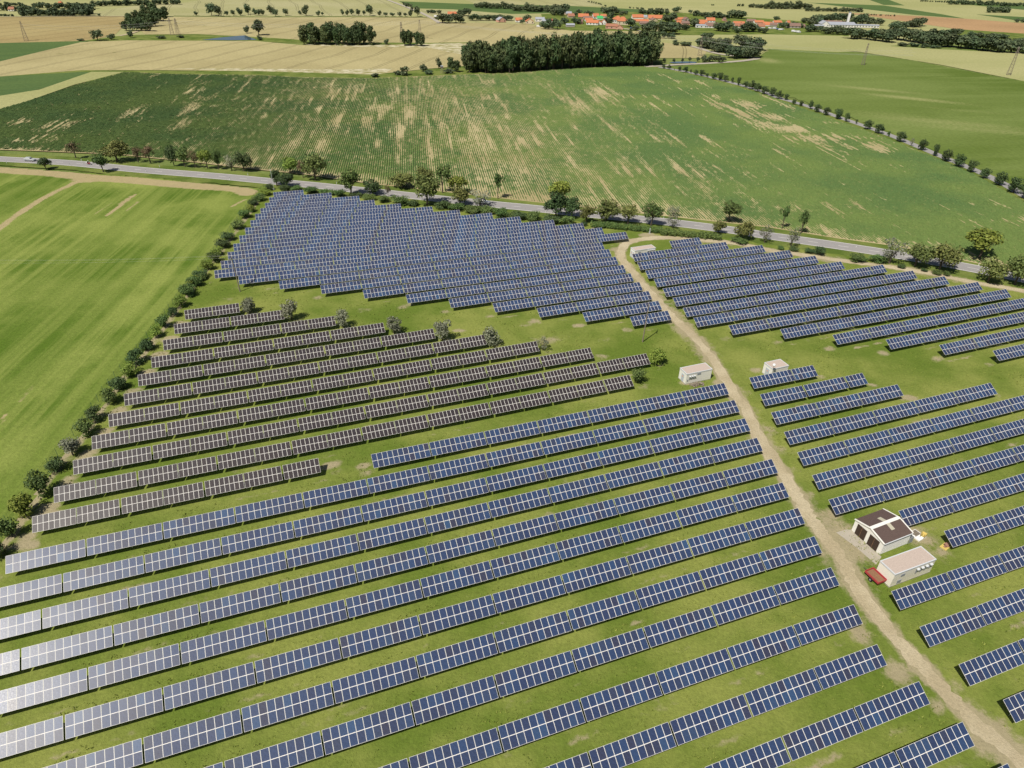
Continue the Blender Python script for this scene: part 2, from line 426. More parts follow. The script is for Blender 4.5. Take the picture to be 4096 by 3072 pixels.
field('verge', [G_(tA, -400, 690), G_(tA, 700, 604), G_(tB, 0, 612), G_(tB, 1000, 642), G_(tB, 1900, 560), G_(tC, 1300, 520), G_(tC, 1300, 590), G_(tC, 0, 640), G_(tB, 1000, 690), G_(tB, 0, 690), G_(tA, -400, 720)], 'verge')
field('crop_field', [G_(tA, -500, 690), G_(tA, 720, 618), G_(tA, 780, 625), G_(tA, 340, 770), G_(tE, -500, 60), G_(tE, -500, -50)], 'dkgreen')
field('mown_strip', [G_(tA, 790, 618), G_(tA, 1075, 618), G_(tA, 640, 730), G_(tA, 250, 866), G_(tE, 0, 80), G_(tE, -500, 160), G_(tE, -500, 40), G_(tA, 340, 772)], 'barley')
field('grain_field', [G_(tC, 1250, 500), G_(tC, 1310, 366), G_(tC, 1500, 392), G_(tC, 1680, 440), G_(tC, 1660, 500)], 'wheat')
field('grain_field', [G_(tC, 1700, 300), G_(tC, 2212, 296), G_(tD, 640, 308), G_(tD, 1060, 385), G_(tD, 1060, 430), G_(tD, 600, 450), G_(tC, 2212, 420), G_(tC, 2120, 480), G_(tC, 1800, 470)], 'barley')
field('grain_field', [G_(tD, 640, 424), G_(tD, 1060, 398), G_(tD, 1500, 425), G_(tD, 2600, 480), G_(tD, 2600, 800), G_(tD, 2212, 700), G_(tD, 1500, 560), G_(tD, 1000, 480)], 'barley')

# bright green crop beyond the avenue, with paler worn patches
def attrsheet(name, poly, step, z, mat, fn, rot=0.0):
    """grid clipped to poly carrying a soil attribute from fn(X,Y)"""
    P = np.array(poly)
    xs = np.arange(P[:, 0].min(), P[:, 0].max() + step, step); ys = np.arange(P[:, 1].min(), P[:, 1].max() + step, step)
    X, Y = np.meshgrid(xs, ys)
    nx, ny = len(xs), len(ys)
    A = fn(X, Y)
    cxs, cys = np.meshgrid(xs[:-1] + step / 2, ys[:-1] + step / 2)
    keep = inpoly(cxs, cys, poly)
    jj, ii = np.nonzero(keep)
    a = jj * nx + ii
    F = np.stack([a, a + 1, a + nx + 1, a + nx], 1)
    V = np.stack([X.ravel(), Y.ravel(), np.full(X.size, z)], 1)
    used = np.unique(F); rm = np.full(len(V), -1); rm[used] = np.arange(len(used))
    o = link(name, npmesh(name, V[used], rm[F], mat, attrs={'soil': A.ravel()[used]}))
    return tag(o, kind='structure')
def blob(X, Y, c, r, e=1.0, ang=0.0):
    ca, sa = math.cos(ang), math.sin(ang)
    dx, dy = X - c[0], Y - c[1]
    return np.exp(-(((dx * ca + dy * sa) / r) ** 2 + ((-dx * sa + dy * ca) / (r * e)) ** 2))
grn = [G_(tC, 1330, 575), G_(tC, 1500, 560), G_(tC, 2050, 530), G_(tC, 2212, 440), G_(tD, 0, 416), G_(tD, 650, 438), G_(tD, 1250, 520), G_(tD, 1700, 610), G_(tD, 2212, 700), G_(tD, 2900, 830), G_(tH, 3000, 900), G_(tH, 2212, 800), G_(tH, 1650, 560), G_(tH, 1000, 250), G_(tH, 250, -10), G_(tC, 2100, 740)]
def grnf(X, Y):
    s = np.zeros_like(X)
    for t_, x, y, r, e, an, st in ((tD, 0, 520, 16, 1.6, 0, .75), (tD, 900, 770, 10, 5, 1.15, .7), (tD, 1250, 850, 10, 5, 1.1, .75), (tH, 1000, 120, 14, 4, 1.3, .5), (tH, 1500, 190, 16, 5, 1.25, .62), (tH, 1900, 260, 14, 6, 1.3, .6), (tH, 1700, 90, 10, 6, 1.2, .5),
                                   (tC, 2050, 650, 7, 4, 1.4, .42), (tD, 150, 530, 9, 5, 1.4, .45), (tD, 700, 500, 8, 7, 1.35, .42), (tD, 1050, 540, 8, 6, 1.3, .4), (tC, 1700, 560, 10, 6, 1.5, .4), (tH, 1100, 260, 6, 2, 0, .5), (tH, 2000, 640, 8, 5, 1.0, .4), (tD, 1500, 640, 5, 6, 1.2, .45)):
        s = np.maximum(s, st * blob(X, Y, g(t_, x, y), r, e, an))
    return s
attrsheet('crop_field', grn, 3.0, -.10, M['green'], grnf)
# pond
sheet('pond', [G_(tA, 1740, 344), G_(tA, 1900, 324), G_(tA, 2120, 304), G_(tB, -60, 318), G_(tB, 10, 344), G_(tA, 2000, 347)], -.03, M['water'])
sheet('pond', [G_(tC, 1355, 540), G_(tC, 1400, 532), G_(tC, 1500, 530), G_(tC, 1600, 534), G_(tC, 1580, 544), G_(tC, 1400, 546)], -.02, M['water'])

# ------------------------------------------------------------------ roads and tracks
road = smooth_line([G_(tU, -500, 316), G_(tE, -300, 492), G_(tE, 0, 510), G_(tE, 600, 544), G_(tE, 1200, 603), G_(tE, 1900, 660), G_(tF, 0, 690), G_(tF, 480, 735), G_(tF, 1000, 790), G_(tF, 1600, 855), G_(tF, 2100, 907), G_(tG, 140, 931), G_(tG, 700, 990), G_(tG, 1300, 1050), G_(tG, 1900, 1125), G_(tH, 0, 1172), G_(tH, 600, 1258), G_(tH, 1100, 1336), G_(tH, 1700, 1442), G_(tH, 2212, 1545), G_(tH, 2900, 1700)], 10)
rverge = ribbon('verge', road, 17.0, .006, M['verge'], 0, .4)
rd = ribbon('road', road, 7.2, .05, M['asphalt'])
cx_ = np.array(road)
for off in (3.25, -3.25):
    ribbon('road_marking', road, .28, .056, M['paint'], off)
# dashed centre line: one sheet of separate dashes
dd = np.r_[0, np.cumsum(np.hypot(*np.diff(cx_, axis=0).T))]
mb = MB()
s_ = 3.0
while s_ < dd[-1] - 4:
    p0 = [np.interp(s_, dd, cx_[:, k]) for k in (0, 1)]; p1 = [np.interp(s_ + 3.2, dd, cx_[:, k]) for k in (0, 1)]
    d_ = np.array(p1) - np.array(p0); d_ /= np.linalg.norm(d_); n_ = np.array([-d_[1], d_[0]]) * .1
    mb.quad((*(p0 - n_), .056), (*(p1 - n_), .056), (*(p1 + n_), .056), (*(p0 + n_), .056))
    s_ += 9.5
tag(mb.obj('road_marking', M['paint']), kind='structure')
# side road with the avenue
side = smooth_line([G_(tH, 2600, 1030), G_(tH, 2212, 822), G_(tH, 2050, 730), G_(tH, 1800, 610), G_(tH, 1440, 462), G_(tH, 1060, 305), G_(tH, 620, 150), G_(tH, 330, 48), G_(tH, 100, -18), G_(tC, 2150, 785), G_(tC, 1900, 714), G_(tC, 1600, 640), G_(tC, 1380, 596), G_(tC, 1270, 580)], 8)
ribbon('side_road', side, 5.0, -.02, M['asphalt'])
ribbon('verge', side, 12.0, -.06, M['verge'], 1.5, .6)
vill = smooth_line([G_(tC, 1150, 574), G_(tC, 1270, 568), G_(tC, 1450, 556), G_(tC, 1700, 545), G_(tC, 1950, 528), G_(tC, 2060, 515), G_(tC, 2115, 505), G_(tC, 2080, 494), G_(tC, 1900, 480), G_(tC, 1750, 455), G_(tC, 1600, 410), G_(tC, 1480, 380)], 8)
ribbon('side_road', vill, 5.5, -.024, M['apron'])
ribbon('farm_lane', [G_(tC, 960, 245), G_(tC, 1060, 258), G_(tC, 1150, 272), G_(tC, 1260, 285)], 5, -.03, M['apron'])
ribbon('farm_lane', [G_(tB, 1130, -4), G_(tB, 1290, 55), G_(tB, 1430, 110), G_(tB, 1530, 160), G_(tB, 1590, 200)], 5, -.03, M['apron'])
ribbon('farm_lane', smooth_line([G_(tA, 1030, 308), G_(tA, 1110, 292), G_(tA, 1190, 268)]), 4, -.03, M['gravel'])
ribbon('farm_lane', smooth_line([G_(tA, -200, 144), G_(tA, 700, 139), G_(tA, 1100, 138)]), 3, -.03, M['gravel'])
ribbon('farm_lane', smooth_line([G_(tA, 1500, 136), G_(tB, 0, 144), G_(tB, 700, 142), G_(tB, 1480, 148)]), 3.5, -.03, M['verge'])

track_px = [(4230, 3190), (4064, 3030), (3879, 2869), (3774, 2756), (3637, 2611), (3524, 2482), (3427, 2352), (3368, 2238), (3303, 2155), (3252, 2085), (3195, 2000), (3141, 1905), (3045, 1765), (2985, 1640), (2937, 1577), (2881, 1484), (2835, 1415), (2770, 1341), (2712, 1287), (2652, 1226), (2599, 1165), (2548, 1112), (2508, 1062), (2482, 1025), (2488, 993), (2520, 967), (2580, 955), (2673, 951), (2812, 960), (2951, 974), (3072, 1000), (3211, 1020), (3396, 1046), (3581, 1071), (3720, 1094), (3905, 1131), (4096, 1163), (4500, 1240)]
track = smooth_line([unproj(*p) for p in track_px], 8)
TRK = np.array(track)
ribbon('gravel_track', track, [2.5, 2.3, 2.3, 2.5, 2.5, 2.3, 2.3, 2.3, 2.9, 2.9, 2.6, 2.5, 2.4], .010, M['gravel'], 0, .22)

# ------------------------------------------------------------------ solar park: rows measured along and across the array axes
ca, sa = math.cos(ROWAZ), math.sin(ROWAZ)
def W(u, v): return (u * ca - v * sa, u * sa + v * ca)
COLW = 1.005
HLOW = 1.30
ZTOP = HLOW + SLOPE * math.sin(TILT)
RUN = SLOPE * math.cos(TILT)
def fx(u, v):
    """rows were measured for a top edge at 2.15 m; carry them to the real top edge height"""
    x, y = W(u, v); px, py, _ = project(x, y, 2.1517); x, y = unproj(px, py, ZTOP); return x * ca + y * sa, -x * sa + y * ca
ROWS = []     # (block, index, [ (ncols, u, v, du) ... ] )
def inframe(u, v, L, mx, my=260):
    pts = [project(*W(u + a, v + b), 1.0) for a in (0, L) for b in (0, -RUN)]
    xs = [p[0] for p in pts]; ys = [p[1] for p in pts]
    return max(xs) > -mx and min(xs) < 4096 + mx and min(ys) < 3072 + my
def row(block, idx, ua, ub, v0, v1, cols, gap=.22):
    """cols known and both ends known"""
    (ua, v0), (ub, v1) = fx(ua, v0), fx(ub, v1)
    L = sum(c * COLW for c in cols) + gap * (len(cols) - 1)
    k = (ub - ua) / L
    u = ua; out = []
    for c in cols:
        t = (u - ua) / (ub - ua)
        out.append((c, u, v0 + (v1 - v0) * t, k)); u += (c * COLW + gap) * k
    ROWS.append((block, idx, out, math.atan2(v1 - v0, ub - ua)))
def row_from(block, idx, u0, v, side, gap=.22, n=11):
    u0, v = fx(u0, v)
    out = []; u = u0; L = n * COLW
    while len(out) < 40:
        if side < 0: u -= L
        if not inframe(u, v, L, 60): break
        out.append((n, u, v, 1.0))
        u += -gap if side < 0 else L + gap
    ROWS.append((block, idx, out, 0.0))
# lower left block (row 1 is the first below the brown tables)
row('L', 1, 10.4, 89.3, 102.1, 101.6, [11] * 7)
row('L', 2, -48.1, 87.5, 95.7, 95.2, [11] * 12)
for i, (u, v) in enumerate([(85.6, 88.9), (83.9, 82.6), (82.5, 76.2), (80.1, 70.0), (78.3, 63.6), (76.4, 57.2), (74.3, 50.9), (72.4, 44.0), (70.5, 37.4), (71.5, 31.0), (72.2, 24.8), (72.9, 19.0)]):
    row_from('L', i + 3, u, v, -1)
# brown block
Bd = [(-24.6, 175.3, -11.3, 175.3), (-26.8, 168.1, -.6, 167.8), (-28.9, 160.5, 11.5, 160.3), (-31.0, 152.9, 22.7, 152.9), (-33.2, 145.8, 33.9, 146.0), (-35.3, 138.7, 45.1, 139.1), (-37.5, 131.7, 56.2, 132.1), (-39.7, 124.9, 67.4, 125.1), (-41.9, 118.0, 79.0, 118.4), (-43.9, 110.9, 70.7, 111.3), (-46.0, 104.1, .9, 104.2)]
for i, (a, b, c, d) in enumerate(Bd):
    (a, b), (c, d) = fx(a, b), fx(c, d)
    n = round((c - a) / 6.70); gp = [.12 if k % 2 == 0 else .34 for k in range(n - 1)]
    L = n * 8 * .8 + sum(gp); k = (c - a) / L; u = a; out = []
    for j in range(n):
        out.append((8, u, b + (d - b) * (u - a) / (c - a), k)); u += (6.4 + (gp[j] if j < n - 1 else 0)) * k
    ROWS.append(('B', i + 1, out, math.atan2(d - b, c - a)))
Fd = [(3.4, 266.3, 14.3, 266.0, 1, 0), (1.5, 260.6, 23.9, 259.7, 2, 0), (-.3, 254.8, 33.2, 253.1, 3, 0), (-2.2, 249.4, 37.7, 246.9, 3, 6), (-4.2, 244.1, 46.0, 240.2, 4, 5), (-6.0, 238.1, 56.2, 233.8, 5, 6), (-7.9, 231.4, 64.6, 227.5, 6, 5), (-9.9, 224.8, 74.7, 221.2, 7, 6), (-11.8, 218.2, 82.9, 214.8, 8, 5), (-13.6, 211.8, 93.0, 208.3, 9, 6), (-15.6, 205.4, 101.5, 202.4, 10, 5), (-17.4, 199.0, 105.9, 196.5, 11, 0), (-11.0, 192.8, 111.9, 190.5, 11, 0), (-.4, 186.1, 100.1, 184.6, 9, 0), (10.3, 179.6, 99.6, 178.7, 8, 0), (21.0, 173.2, 98.9, 172.7, 7, 0), (31.6, 166.7, 98.2, 166.4, 6, 0), (42.0, 160.5, 97.5, 160.4, 5, 0), (52.5, 154.4, 97.0, 154.2, 4, 0), (62.8, 148.1, 96.6, 148.2, 3, 0), (73.3, 142.1, 96.1, 142.0, 2, 0), (84.1, 136.1, 95.5, 136.1, 1, 0)]
for i, (a, b, c, d, n, p) in enumerate(Fd): row('F', i + 1, a, c, b, d, [11] * n + ([p] if p else []))
Gd = [(121.7, 178.9, 132.9, 178.7, 1, 0), (104.7, 172.9, 139.2, 172.7, 3, 0), (103.2, 166.7, 149.1, 166.8, 4, 0), (102.5, 160.6, 155.0, 160.6, 4, 6), (102.0, 154.7, 159.7, 154.3, 5, 0), (101.2, 148.3, 164.4, 148.2, 5, 5), (100.8, 142.3, 175.2, 142.2, 6, 5), (100.2, 136.1, 180.6, 135.9, 7, 0), (99.8, 130.4, 186.5, 129.7, 7, 5), (106.2, 124.0, 192.7, 123.6, 7, 5), (117.6, 118.1, 196.4, 117.4, 7, 0)]
for i, (a, b, c, d, n, p) in enumerate(Gd): row('G', i + 1, a, c, b, d, [11] * n + ([p] if p else []))
for i, (u, v) in enumerate([(128.5, 111.5), (139.7, 105.4), (150.4, 99.0), (160.8, 92.7)]): row_from('G', i + 12, u, v, 1)
row('V', 1, 96.0, 113.7, 101.6, 101.4, [11, 6])
row('V', 2, 94.1, 122.4, 95.2, 95.0, [11, 11, 5], .42)
row('V', 3, 92.1, 126.4, 88.8, 88.6, [11] * 3)
row('V', 4, 90.3, 147.4, 82.4, 82.3, [11] * 5)
for i, (u, v) in enumerate([(88.5, 76.2), (86.6, 69.8), (84.9, 63.5), (94.6, 57.2), (98.2, 50.9), (79.7, 44.0), (78.6, 37.6), (78.8, 31.1), (79.9, 25.2)]): row_from('V', i + 5, u, v, 1)

# ---- meshes of the tables. Local frame of a table: x along the row, y up the slope in plan, z up; origin under the low left corner
RT = Matrix.Rotation(TILT, 4, 'X')
def module_mesh(name, w_, h_, cell):
    mb = MB()
    fr = .027; t = .035
    x0, x1, y0, y1 = .012, w_ - .012, .012, h_ - .012
    o_ = [(x0, y0), (x1, y0), (x1, y1), (x0, y1)]; i_ = [(x0 + fr, y0 + fr), (x1 - fr, y0 + fr), (x1 - fr, y1 - fr), (x0 + fr, y1 - fr)]
    vs = [(x, y, 0) for x, y in o_] + [(x, y, 0) for x, y in i_] + [(x, y, -t) for x, y in o_] + [(x, y, -.006) for x, y in i_]
    fs = []
    for k in range(4):
        q = (k + 1) % 4
        fs += [(k, q, 4 + q, 4 + k), (8 + k, 8 + q, q, k), (4 + k, 4 + q, 12 + q, 12 + k)]
    fs.append((11, 10, 9, 8))
    mb.add(vs, fs, 0)
    mb.add([(x, y, -.006) for x, y in i_], ((0, 1, 2, 3),), 1)
    return mb.mesh(name, [M['alu'], cell])
MODH = SLOPE / 2
MOD = {'blue': module_mesh('solar_module', COLW, MODH, M['cell']), 'brown': module_mesh('brown_solar_module', .8, MODH, M['brown'])}
def rowmesh(n):
    mb = MB(); t = .035
    for k in range(n):
        x0 = k * COLW + .012; x1 = (k + 1) * COLW - .012; y0, y1, fr = .012, MODH - .012, .027
        o_ = [(x0, y0), (x1, y0), (x1, y1), (x0, y1)]; i_ = [(x0 + fr, y0 + fr), (x1 - fr, y0 + fr), (x1 - fr, y1 - fr), (x0 + fr, y1 - fr)]
        vs = [(x, y, 0) for x, y in o_] + [(x, y, 0) for x, y in i_] + [(x, y, -t) for x, y in o_] + [(x, y, -.004) for x, y in i_]
        fs = []
        for j in range(4):
            q = (j + 1) % 4; fs += [(j, q, 4 + q, 4 + j), (8 + j, 8 + q, q, j), (4 + j, 4 + q, 12 + q, 12 + j)]
        fs.append((11, 10, 9, 8)); mb.add(vs, fs, 0)
        mb.add([(x, y, -.004) for x, y in i_], ((0, 1, 2, 3),), 1)
    return mb.mesh('module_row', [M['alu'], M['cellrow']])
RM = {n: rowmesh(n) for n in (5, 6, 11)}
def frame_mesh(L):
    mb = MB()
    tt = math.tan(TILT)
    for yl in (.35, 1.05, SLOPE / 2 + .35, SLOPE / 2 + 1.05):
        c = RT @ Vector((L / 2, yl, -.075)) + Vector((0, 0, HLOW)); mb.box(c, (L - .02, .06, .06), 0, 0, TILT)
    # bright strip seen between the two module rows
    c = RT @ Vector((L / 2, SLOPE / 2, -.043)) + Vector((0, 0, HLOW)); mb.box(c, (L - .04, .07, .012), 0, 1, TILT)
    n = max(2, round(L / 2.8))
    for k in range(n):
        x = (k + .5) * L / n
        c = RT @ Vector((x, SLOPE / 2, -.15)) + Vector((0, 0, HLOW)); mb.box(c, (.07, SLOPE * .86, .08), 0, 0, TILT)
    return mb.mesh('support_frame', [M['steel'], M['alu']])
FR = {L: frame_mesh(L) for L in (11 * COLW, 6 * COLW, 5 * COLW, 8 * .8)}
def post_mesh():
    mb = MB(); zt_ = HLOW + (SLOPE * .58) * math.sin(TILT) - .16
    mb.box((0, SLOPE * .58 * math.cos(TILT), zt_ / 2 - .2), (.10, .08, zt_ + .4))
    a = (0, SLOPE * .58 * math.cos(TILT) - .05, .35); b = RT @ Vector((0, .55, -.16)) + Vector((0, 0, HLOW))
    mb.bar(a, b, .03, n=4)
    return mb.mesh('post', M['steel'])
POST = post_mesh()
def place(o, parent, loc, rx=0.0):
    o.parent = parent; o.location = loc; o.rotation_euler = (rx, 0, 0); COL.objects.link(o)
def copyof(me, name):
    return bpy.data.objects.new(name, me)
allt = []
for block, idx, tabs, da in ROWS:
    for j, (n, u, v, k) in enumerate(tabs): allt.append((block, idx, j, n, u, v, k, da, len(tabs)))
blue = [t for t in allt if t[0] != 'B']
blue.sort(key=lambda t: project(*W(t[4] + 5, t[5]), 1)[2])
farset = set((t[0], t[1], t[2]) for t in blue[300:])
BLK = {'L': 'blue solar tables left of the gravel track', 'V': 'blue solar tables right of the gravel track', 'F': 'blue solar tables of the far block below the road', 'G': 'blue solar tables of the upper right block', 'B': 'brown solar tables'}
def tlabel(block, idx, j, ntab):
    if block == 'L': return 'blue solar table, %s left of the gravel track in %s row below the brown block' % (nth(ntab - j if idx <= 2 else j + 1), nth(idx))
    if block == 'V': return 'blue solar table, %s right of the gravel track in %s row below the middle meadow' % (nth(j + 1), nth(idx))
    if block == 'F': return 'blue solar table, %s from the left end of %s row below the road' % (nth(j + 1), nth(idx))
    if block == 'G': return 'blue solar table, %s from left in %s row of the upper right block' % (nth(j + 1), nth(idx))
    return 'brown solar table, %s from the left hedge in %s row of the brown block' % (nth(j + 1), nth(idx))
stuffV, stuffF, stuffM, nb_ = [], [], [], 0
for block, idx, j, n, u, v, k, da, ntab in allt:
    vl = v - RUN
    x, y = W(u, vl)
    rz = ROWAZ + da
    if block == 'B': cw, Lg, kind_ = .8, 6.4, 'brown'
    else: cw, Lg, kind_ = COLW, n * COLW, 'blue'
    if (block, idx, j) in farset:
        Mt = Matrix.Translation((x, y, HLOW)) @ Matrix.Rotation(rz, 4, 'Z') @ Matrix.Diagonal((k, 1, 1, 1)) @ RT
        for r in (0, 1):
            for src, mt in ((RM[n], Mt @ Matrix.Translation((0, r * MODH, 0))),):
                co = np.zeros(len(src.vertices) * 3, np.float32); src.vertices.foreach_get('co', co); co = co.reshape(-1, 3)
                A = np.array(mt); co = co @ A[:3, :3].T + A[:3, 3]
                fv = np.zeros(len(src.loops), np.int32); src.loops.foreach_get('vertex_index', fv)
                mi = np.zeros(len(src.polygons), np.int32); src.polygons.foreach_get('material_index', mi)
                stuffV.append(co); stuffF.append(fv.reshape(-1, 4) + nb_); stuffM.append(mi); nb_ += len(co)
        continue
    root = empty(kind_ + '_solar_table', (x, y, 0), rz, tlabel(block, idx, j, ntab), 'solar panel', BLK[block])
    root.scale = (k, 1, 1)
    root.rotation_euler = (random.gauss(0, .004), random.gauss(0, .001), rz)
    if block in 'LVB':
        for r in (0, 1):
            for c in range(n):
                m_ = copyof(MOD[kind_], 'solar_module')
                p = RT @ Vector((c * cw, r * MODH, 0)); place(m_, root, (p.x, p.y, p.z + HLOW), TILT + random.gauss(0, .005))
                m_.rotation_euler[1] = random.gauss(0, .004)
    else:
        for r in (0, 1):
            p = RT @ Vector((0, r * MODH, 0)); place(copyof(RM[n], 'module_row'), root, (0, p.y, p.z + HLOW), TILT)
    place(copyof(FR[Lg], 'support_frame'), root, (0, 0, 0))
    npost = 4 if n > 8 else 3 if n == 8 else 2
    for q in range(npost): place(copyof(POST, 'post'), root, ((q + .5) * Lg / npost, 0, 0))
o = link('solar_tables_far', npmesh('solar_tables_far', np.concatenate(stuffV), np.concatenate(stuffF), [M['alu'], M['cellrow']], np.concatenate(stuffM)))
tag(o, 'farthest rows of blue solar tables stepped up to the road hedge', 'solar panels', None, 'stuff')

# ------------------------------------------------------------------ park ground with worn soil
hedge_line = [G_(tI, -700, 2900), G_(tN, -40, 735), G_(tN, 90, 560), G_(tN, 365, 160), G_(tI, 495, 1640), G_(tI, 740, 1340), G_(tI, 1000, 960), G_(tI, 1285, 600), G_(tI, 1565, 230), G_(tE, 1640, 1640), G_(tE, 1850, 1370), G_(tE, 2080, 1060), G_(tF, 20, 850), G_(tF, 110, 760)]
park = hedge_line + [G_(tF, 300, 738), G_(tF, 1000, 822), G_(tF, 1600, 890), G_(tG, 100, 965), G_(tG, 800, 1040), G_(tG, 1700, 1145), G_(tH, 300, 1270), G_(tH, 1100, 1400), G_(tH, 2212, 1620), G_(tH, 3300, 1850), G_(tS, 3000, 400), G_(tS, 1900, 1500), G_(tN, -900, 3400)]
def parkf(X, Y):
    s = np.zeros_like(X)
    U = X * ca + Y * sa; Vv = -X * sa + Y * ca
    big = vnoise(X / 11, Y / 11, 3); mid = vnoise(X / 3.2, Y / 3.2, 4)
    for block, idx, tabs, da in ROWS:
        if not tabs: continue
        u0 = min(t[1] for t in tabs); u1 = max(t[1] + t[0] * COLW for t in tabs)
        v0 = tabs[0][2]; v1 = v0 + math.tan(da) * (U - tabs[0][1])
        vl = v1 - RUN
        inu = sst(u0 - 2.0, u0 - .2, U) * (1 - sst(u1 + .2, u1 + 2.0, U))
        under = sst(vl - 1.1, vl - .55, Vv) * (1 - sst(vl + 2.2, vl + 3.0, Vv))
        s = np.maximum(s, inu * under * (.12 + .2 * mid))
        strip = sst(vl - 1.9, vl - 1.2, Vv) * (1 - sst(vl - .9, vl - .3, Vv))
        s = np.maximum(s, inu * strip * (.08 + .62 * big * mid + .12 * mid))
        # bare ends
        for ue, sg in ((u0, -1), (u1, 1)):
            e_ = np.exp(-(((U - ue - sg * 1.3) / 2.4) ** 2 + ((Vv - vl - .8) / 1.7) ** 2))
            s = np.maximum(s, e_ * ((.35 + .5 * big) if block != 'B' else (.9 if sg < 0 else .55)))
    d = pdist(X, Y, TRK[::4])
    s = np.maximum(s, (1 - sst(.9, 2.7, d)) * (.72 + .4 * mid))
    s = np.maximum(s, (1 - sst(2.2, 6.0, d)) * (.10 + .55 * big))
    hd = pdist(X, Y, hedge_line)
    s = np.maximum(s, (1 - sst(.8, 2.4, hd)) * .75)
    s = np.maximum(s, (1 - sst(2.0, 6.0, hd)) * .30 * big)
    for t_, x, y, r, e, an, st in ((tQ, 650, 640, 5.5, 1.1, 0, 1.0), (tQ, 480, 470, 3.5, 1, 0, .8), (tQ, 1330, 640, 4.0, 1.6, .36, .7), (tQ, 900, 800, 3, 1, 0, .6), (tQ, 560, 400, 2.5, 1, 0, .7), (tK, 1500, 930, 2.2, .7, .36, .9), (tK, 1780, 930, 2.0, .8, .3, .9), (tK, 2110, 820, 2.2, .8, .4, .9),
                                   (tJ, 650, 1640, 2.6, .5, .36, 1.0), (tJ, 930, 1650, 2.2, .5, .36, .85), (tJ, 930, 300, 4, .6, .3, .5), (tJ, 1330, 250, 3, .5, .3, .6), (tJ, 1750, 480, 2.5, .5, 0, .85), (tJ, 2000, 490, 3, .5, 0, .6), (tK, 300, 560, 7, .6, .2, .55), (tK, 780, 700, 2.5, .5, 0, .8), (tK, 800, 560, 3, .8, .2, .5), (tK, 120, 430, 4, .5, .2, .5), (tI, 2000, 210, 4, .5, .2, .55), (tJ, 130, 120, 3, .5, .3, .6), (tM, 350, 560, 3, .5, .2, .5), (tM, 1230, 1060, 2.2, .6, -.3, .9), (tM, 900, 950, 1.8, .6, -.3, .7), (tM, 470, 880, 1.6, .6, -.3, .7),
                                   (tG, 950, 1210, 4, 1.2, .9, 1.0), (tG, 1180, 1170, 4.5, .7, .2, 1.0), (tG, 880, 1290, 2.5, .8, 1.2, .8), (tG, 720, 1105, 3, .5, .2, .7), (tS, 470, 290, 2.5, 1, 0, .8), (tS, 640, 480, 2.6, 1.2, 0, .8), (tS, 1080, 830, 3, 1, .3, .8), (tS, 830, 640, 2, 1, 0, .7), (tH, 1150, 1415, 3, .5, .1, .6), (tH, 800, 1395, 4, .4, -.2, .6)):
        s = np.maximum(s, st * blob(X, Y, g(t_, x, y), r, e, an))
    for i in range(len(Bd)):
        a, b = Bd[i][0], Bd[i][1]
        s = np.maximum(s, .95 * blob(X, Y, W(a - 1.0, b - 4.2), 1.7, 1.7, ROWAZ + 1.2))
    return s * (.80 + .4 * mid)
attrsheet('park_ground', park, .8, 0.0, M['park'], parkf)

# big mown field left of the hedge
lf = [(x_ + 4, y_) for x_, y_ in hedge_line] + [ G_(tE, 2100, 755), G_(tE, 1400, 680), G_(tE, 900, 640), G_(tE, 300, 600), G_(tE, 0, 580), G_(tE, -700, 530), G_(tE, -3500, 900), G_(tI, -3500, 1900)]
def lff(X, Y):
    s = np.zeros_like(X)
    n1 = vnoise(X / 9, Y / 3, 5)
    edge = [G_(tE, -600, 590), G_(tE, 0, 602), G_(tE, 400, 632), G_(tE, 800, 672), G_(tE, 1100, 690), G_(tE, 1500, 728), G_(tE, 1850, 755), G_(tE, 2050, 765), G_(tE, 2140, 800)]
    wd = 3.2
    d = pdist(X, Y, edge)
    s = np.maximum(s, (1 - sst(wd * .7, wd * 1.7, d)) * (.65 + .5 * n1))
    s = np.maximum(s, 1.0 * blob(X, Y, g(tE, 750, 690), 7, .6, 0))
    d = pdist(X, Y, [G_(tE, 760, 690), G_(tE, 640, 715), G_(tE, 520, 775), G_(tE, 330, 870), G_(tE, 120, 1010), G_(tE, -200, 1260)])
    s = np.maximum(s, (1 - sst(.6, 2.4, d)) * (.65 + .5 * vnoise(X / 2, Y / 7, 8)))
    for a, b, st in (((920, 1000), (1170, 815), .85), ((1090, 960), (1190, 880), .6), ((820, 985), (960, 890), .55), ((1020, 900), (1130, 830), .6), ((2000, 920), (2120, 860), .7)):
        d = pdist(X, Y, [g(tE, *a), g(tE, *b)]); s = np.maximum(s, (1 - sst(.2, 1.5, d)) * st)
    for a, b in (((0, 1280), (60, 1200)), ((160, 1090), (300, 950))):
        d = pdist(X, Y, [g(tI, *a), g(tI, *b)]); s = np.maximum(s, (1 - sst(.1, 1.0, d)) * .75)
    return s
attrsheet('mown_field', lf, 1.0, -.02, M['leftfield'], lff)

